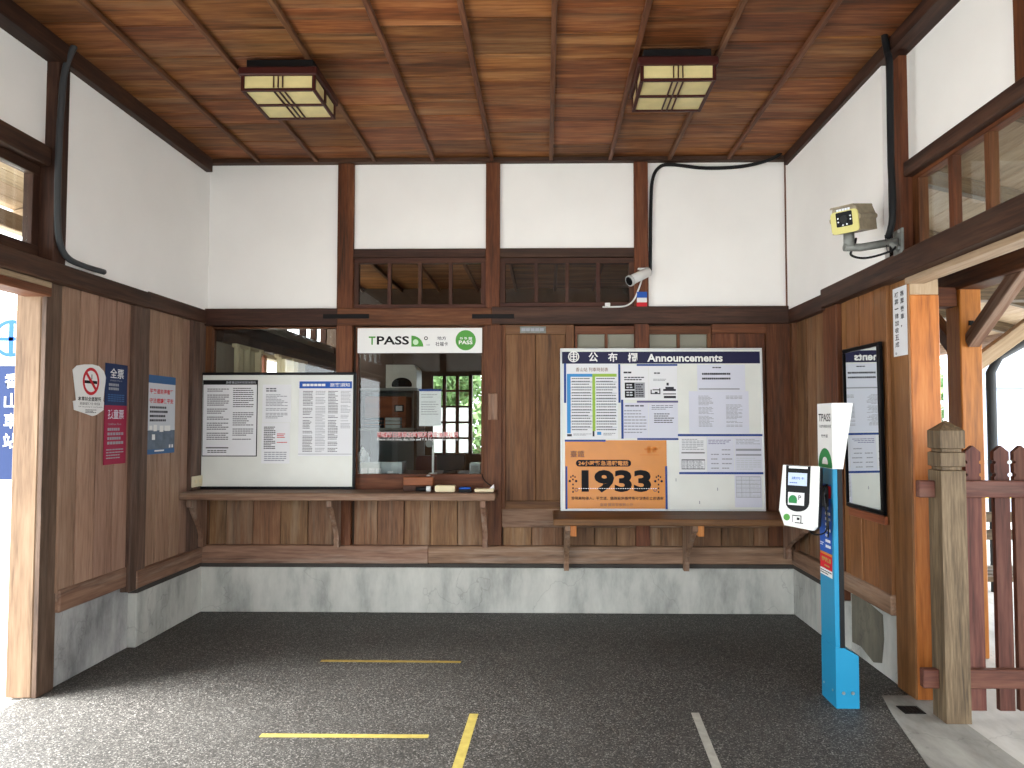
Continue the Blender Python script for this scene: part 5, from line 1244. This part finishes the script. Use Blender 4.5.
for i in range(3):
    for j in range(5):
        box('pane', i * W / 3 + 0.02, (i + 1) * W / 3 - 0.02, j * H / 5 + 0.012, (j + 1) * H / 5 - 0.012, -0.043, -0.039, 'frost' if j < 3 else 'glass', lw, 0)
shrub('tree', (-1.75, 11.6, -0.02), 0.75, 0.42, 2200, 'leafy tree seen through the top panes of the rear lattice window', 17, size=0.08, trunk=1.62, cat='tree')
shrub('shrub', (-0.95, 10.4, -0.02), 0.6, 0.75, 1500, 'green shrub outside the rear lattice window of the office', 11, size=0.07, trunk=0.3)
# curtains
def curtain(y0, y1, label):
    n = 40; bm = bmesh.new(); a = []; b = []
    t = empty('curtain', Matrix.Translation((XL + 0.12, (y0 + y1) / 2, 0.8)), label, 'curtain', 'office curtains')
    for k in range(n + 1):
        q = k / n; y = (q - 0.5) * (y1 - y0); d = 0.035 * math.sin(q * 2 * math.pi * 5) + 0.01 * math.sin(q * 17)
        a.append(bm.verts.new((d * 1.2, y, 0))); b.append(bm.verts.new((d * 0.7, y, 1.2)))
    for k in range(n): f_ = bm.faces.new((a[k], a[k + 1], b[k + 1], b[k])); f_.smooth = True
    link('cloth', done(bm, 'cloth'), 'curtain', t)
    box('hem_tape', -0.02, 0.02, -(y1 - y0) / 2, (y1 - y0) / 2, 1.18, 1.21, 'curtain', t, 0.003)
curtain(5.45, 5.98, 'beige pleated curtain nearest the glass inside the ticket office'); curtain(6.32, 7.1, 'beige pleated curtain further inside the ticket office')
# desk and things inside
dk = empty('office_desk', Matrix.Translation((-1.0, 5.75, 0)), 'dark office desk behind the ticket window', 'desk')
box('top', -0.6, 0.75, -0.3, 0.3, 0.95, 0.99, 'dark_x', dk, 0.004)
for x in (-0.55, 0.65): box('leg', x, x + 0.05, -0.25, 0.25, 0, 0.95, 'dark_z', dk)
ZD = 0.9905
def desk_x(px, Y): return Sy(px, 465, Y)[0]
def stand(name, px0, px1, Y, label, cat): 
    a, b = desk_x(px0, Y), desk_x(px1, Y); return empty(name, Matrix.Translation(((a + b) / 2, Y, ZD)), label, cat), (b - a) / 2
t, hw_ = stand('plastic_tray', 361, 404, 5.58, 'grey plastic paper tray with labels inside the ticket window', 'tray')
box('base', -hw_, hw_, -0.08, 0.1, 0, 0.01, 'plastic_clear', t, 0.002); box('front', -hw_, hw_, -0.085, -0.08, 0, 0.1, 'plastic_clear', t, 0.001); box('side', -hw_, -hw_ + 0.005, -0.08, 0.1, 0, 0.1, 'plastic_clear', t, 0.001); box('side', hw_ - 0.005, hw_, -0.08, 0.1, 0, 0.1, 'plastic_clear', t, 0.001)
for q in (-0.85, -0.5, -0.2, 0.35): box('paper_label', hw_ * q, hw_ * (q + 0.26), -0.088, -0.085, 0.012, 0.05 if q < 0 else 0.03, 'paper', t, 0)
t, hw_ = stand('chair_back', 407, 432, 5.7, 'dark maroon padded chair back inside the ticket window', 'chair')
prism('backrest', rrect(-hw_, hw_, -0.03, 0.12, 0.04), -0.03, 0.03, 'maroon', t, M=Matrix(((1, 0, 0, 0), (0, 0, -1, 0.4), (0, 1, 0, 0), (0, 0, 0, 1)))); box('post', -0.02, 0.02, 0.38, 0.42, -0.9, -0.03, 'black', t); box('base', -0.2, 0.2, 0.2, 0.6, -0.99, -0.9, 'black', t)
t, hw_ = stand('monitor', 437, 465, 5.75, 'black monitor seen from behind inside the ticket window', 'monitor')
box('screen_back', -hw_, hw_, -0.02, 0.02, 0.02, 0.15, 'black', t, 0.006); box('foot', -hw_ * 0.5, hw_ * 0.5, -0.06, 0.06, 0, 0.02, 'black', t, 0.004)
t, hw_ = stand('grey_box', 470, 481, 5.6, 'small grey device at the right inside the ticket window', 'device')
box('body', -hw_, hw_, -0.04, 0.04, 0, 0.09, 'plastic_clear', t, 0.004); box('panel', -hw_ * 0.7, hw_ * 0.7, -0.043, -0.04, 0.02, 0.07, 'grey_metal', t, 0)
t, hw_ = stand('microphone_stand', 431.5, 434.5, 5.6, 'thin white upright stand in the middle of the ticket window', 'stand')
box('pole', -0.008, 0.008, -0.008, 0.008, 0.01, 0.26, 'white', t, 0.002); box('foot', -0.03, 0.03, -0.03, 0.03, 0, 0.01, 'white', t, 0.002); prism('head', ring_pts(-0.03, 0.24, 0.03, n=14), -0.01, 0.01, 'grey_metal', t, M=Matrix(((1, 0, 0, 0), (0, 0, -1, 0), (0, 1, 0, 0), (0, 0, 0, 1))))
t, hw_ = stand('plastic_bag', 357, 368, 5.85, 'crumpled white plastic bag at the left inside the ticket window', 'bag')
bm = bmesh.new(); bmesh.ops.create_icosphere(bm, subdivisions=3, radius=1)
rnd = random.Random(9)
for v in bm.verts: v.co = Vector((v.co.x * 0.06, v.co.y * 0.06, (v.co.z + 1) * 0.085)) * (1 + rnd.uniform(-0.12, 0.12))
link('bag_body', done(bm, 'bag_body'), 'white', t); tube('handles', [(-0.02, 0, 0.15), (0, 0, 0.2), (0.02, 0, 0.15)], 0.006, 'white', t)
# shelf unit further back
SY = 7.0
s0, s1 = Sy(357, 400, SY)[0], Sy(417, 400, SY)[0]
sh = empty('office_shelf', Matrix.Translation(((s0 + s1) / 2, SY, 0)), 'grey office shelf unit standing inside the ticket office', 'shelf'); hw_ = (s1 - s0) / 2
def sz(py): return Sy(390, py, SY)[1]
for z in (sz(388), sz(428), 0.6): box('shelf', -hw_, hw_, 0, 0.45, z - 0.025, z, 'grey_metal', sh, 0.003)
box('back', -hw_, hw_, 0.45, 0.47, 0, sz(388), 'grey_metal', sh, 0)
for x in (-hw_, hw_ - 0.03): box('side', x, x + 0.03, 0, 0.45, 0, sz(388) - 0.026, 'office_dark', sh)
a0, a1 = Sy(385, 380, SY)[0], Sy(416, 380, SY)[0]
ap = empty('dispenser', Matrix.Translation(((a0 + a1) / 2, SY + 0.03, sz(388) + 0.001)), 'off-white rounded appliance with a dark oval opening on the office shelf', 'appliance'); q = (a1 - a0) / 2; hA = sz(364.5) - sz(388)
prism('body', [(-q, 0), (q, 0), (q, hA * 0.8), (q * 0.75, hA), (-q, hA)], -0.3, 0.0, 'appliance', ap, bev=0.008, M=Matrix(((1, 0, 0, 0), (0, 0, -1, 0), (0, 1, 0, 0), (0, 0, 0, 1))))
prism('opening', [(x, max(0.012, y)) for x, y in ring_pts(q * 0.05, 0.03, q * 0.66, hA * 0.32)], 0.0, 0.003, 'black_gloss', ap, M=Matrix(((1, 0, 0, 0), (0, 0, -1, 0), (0, 1, 0, 0), (0, 0, 0, 1))))
b0, b1 = Sy(362, 404, SY)[0], Sy(404, 404, SY)[0]
wb_ = empty('wooden_box', Matrix.Translation(((b0 + b1) / 2, SY + 0.1, sz(428) + 0.001)), 'brown wooden box with a small framed card on the office shelf', 'box'); q = (b1 - b0) / 2
box('body', -q, q, 0, 0.3, 0.0, sz(396) - sz(428), 'redwood_x', wb_, 0.004); box('card_frame', q * 0.45, q * 0.9, -0.01, 0, 0.16, 0.23, 'black', wb_, 0.002); box('card', q * 0.52, q * 0.83, -0.012, -0.01, 0.17, 0.22, 'tray_grey', wb_, 0)
for k, (p0, p1, m_, nm, lab) in enumerate(((363, 382, 'black', 'black_case', 'black case lying on the office shelf'), (385, 400, 'plastic_clear', 'paper_stack', 'grey stack of paper trays on the office shelf'))):
    a0, a1 = Sy(p0, 420, SY)[0], Sy(p1, 420, SY)[0]
    bx_ = empty(nm, Matrix.Translation(((a0 + a1) / 2, SY + 0.04, sz(428) + 0.001)), lab, 'case' if k == 0 else 'tray')
    for j in range(3): box('layer', -(a1 - a0) / 2, (a1 - a0) / 2, -0.03, 0.05, j * 0.036, j * 0.036 + 0.03, m_, bx_, 0.003)
# notice hung on the inside of the glass
nx0, nx1, nz0, nz1 = rb(419, 389, 441, 426, -0.05)
t = sheet('hanging_notice', MB @ Matrix.Translation((nx0, nz0, -0.06)), nx1 - nx0, nz1 - nz0, 'white notice with a blue top edge hung inside the ticket glass')
quads('header', [(0, nx1 - nx0, (nz1 - nz0) * 0.94, nz1 - nz0)], 0.002, 'tape_blue', t); print_lines(0.015, (nx1 - nx0) * 0.9, 0.08, (nz1 - nz0) * 0.88, 9, 0.002, 'ink_grey', t, seed=140, fill=0.3)
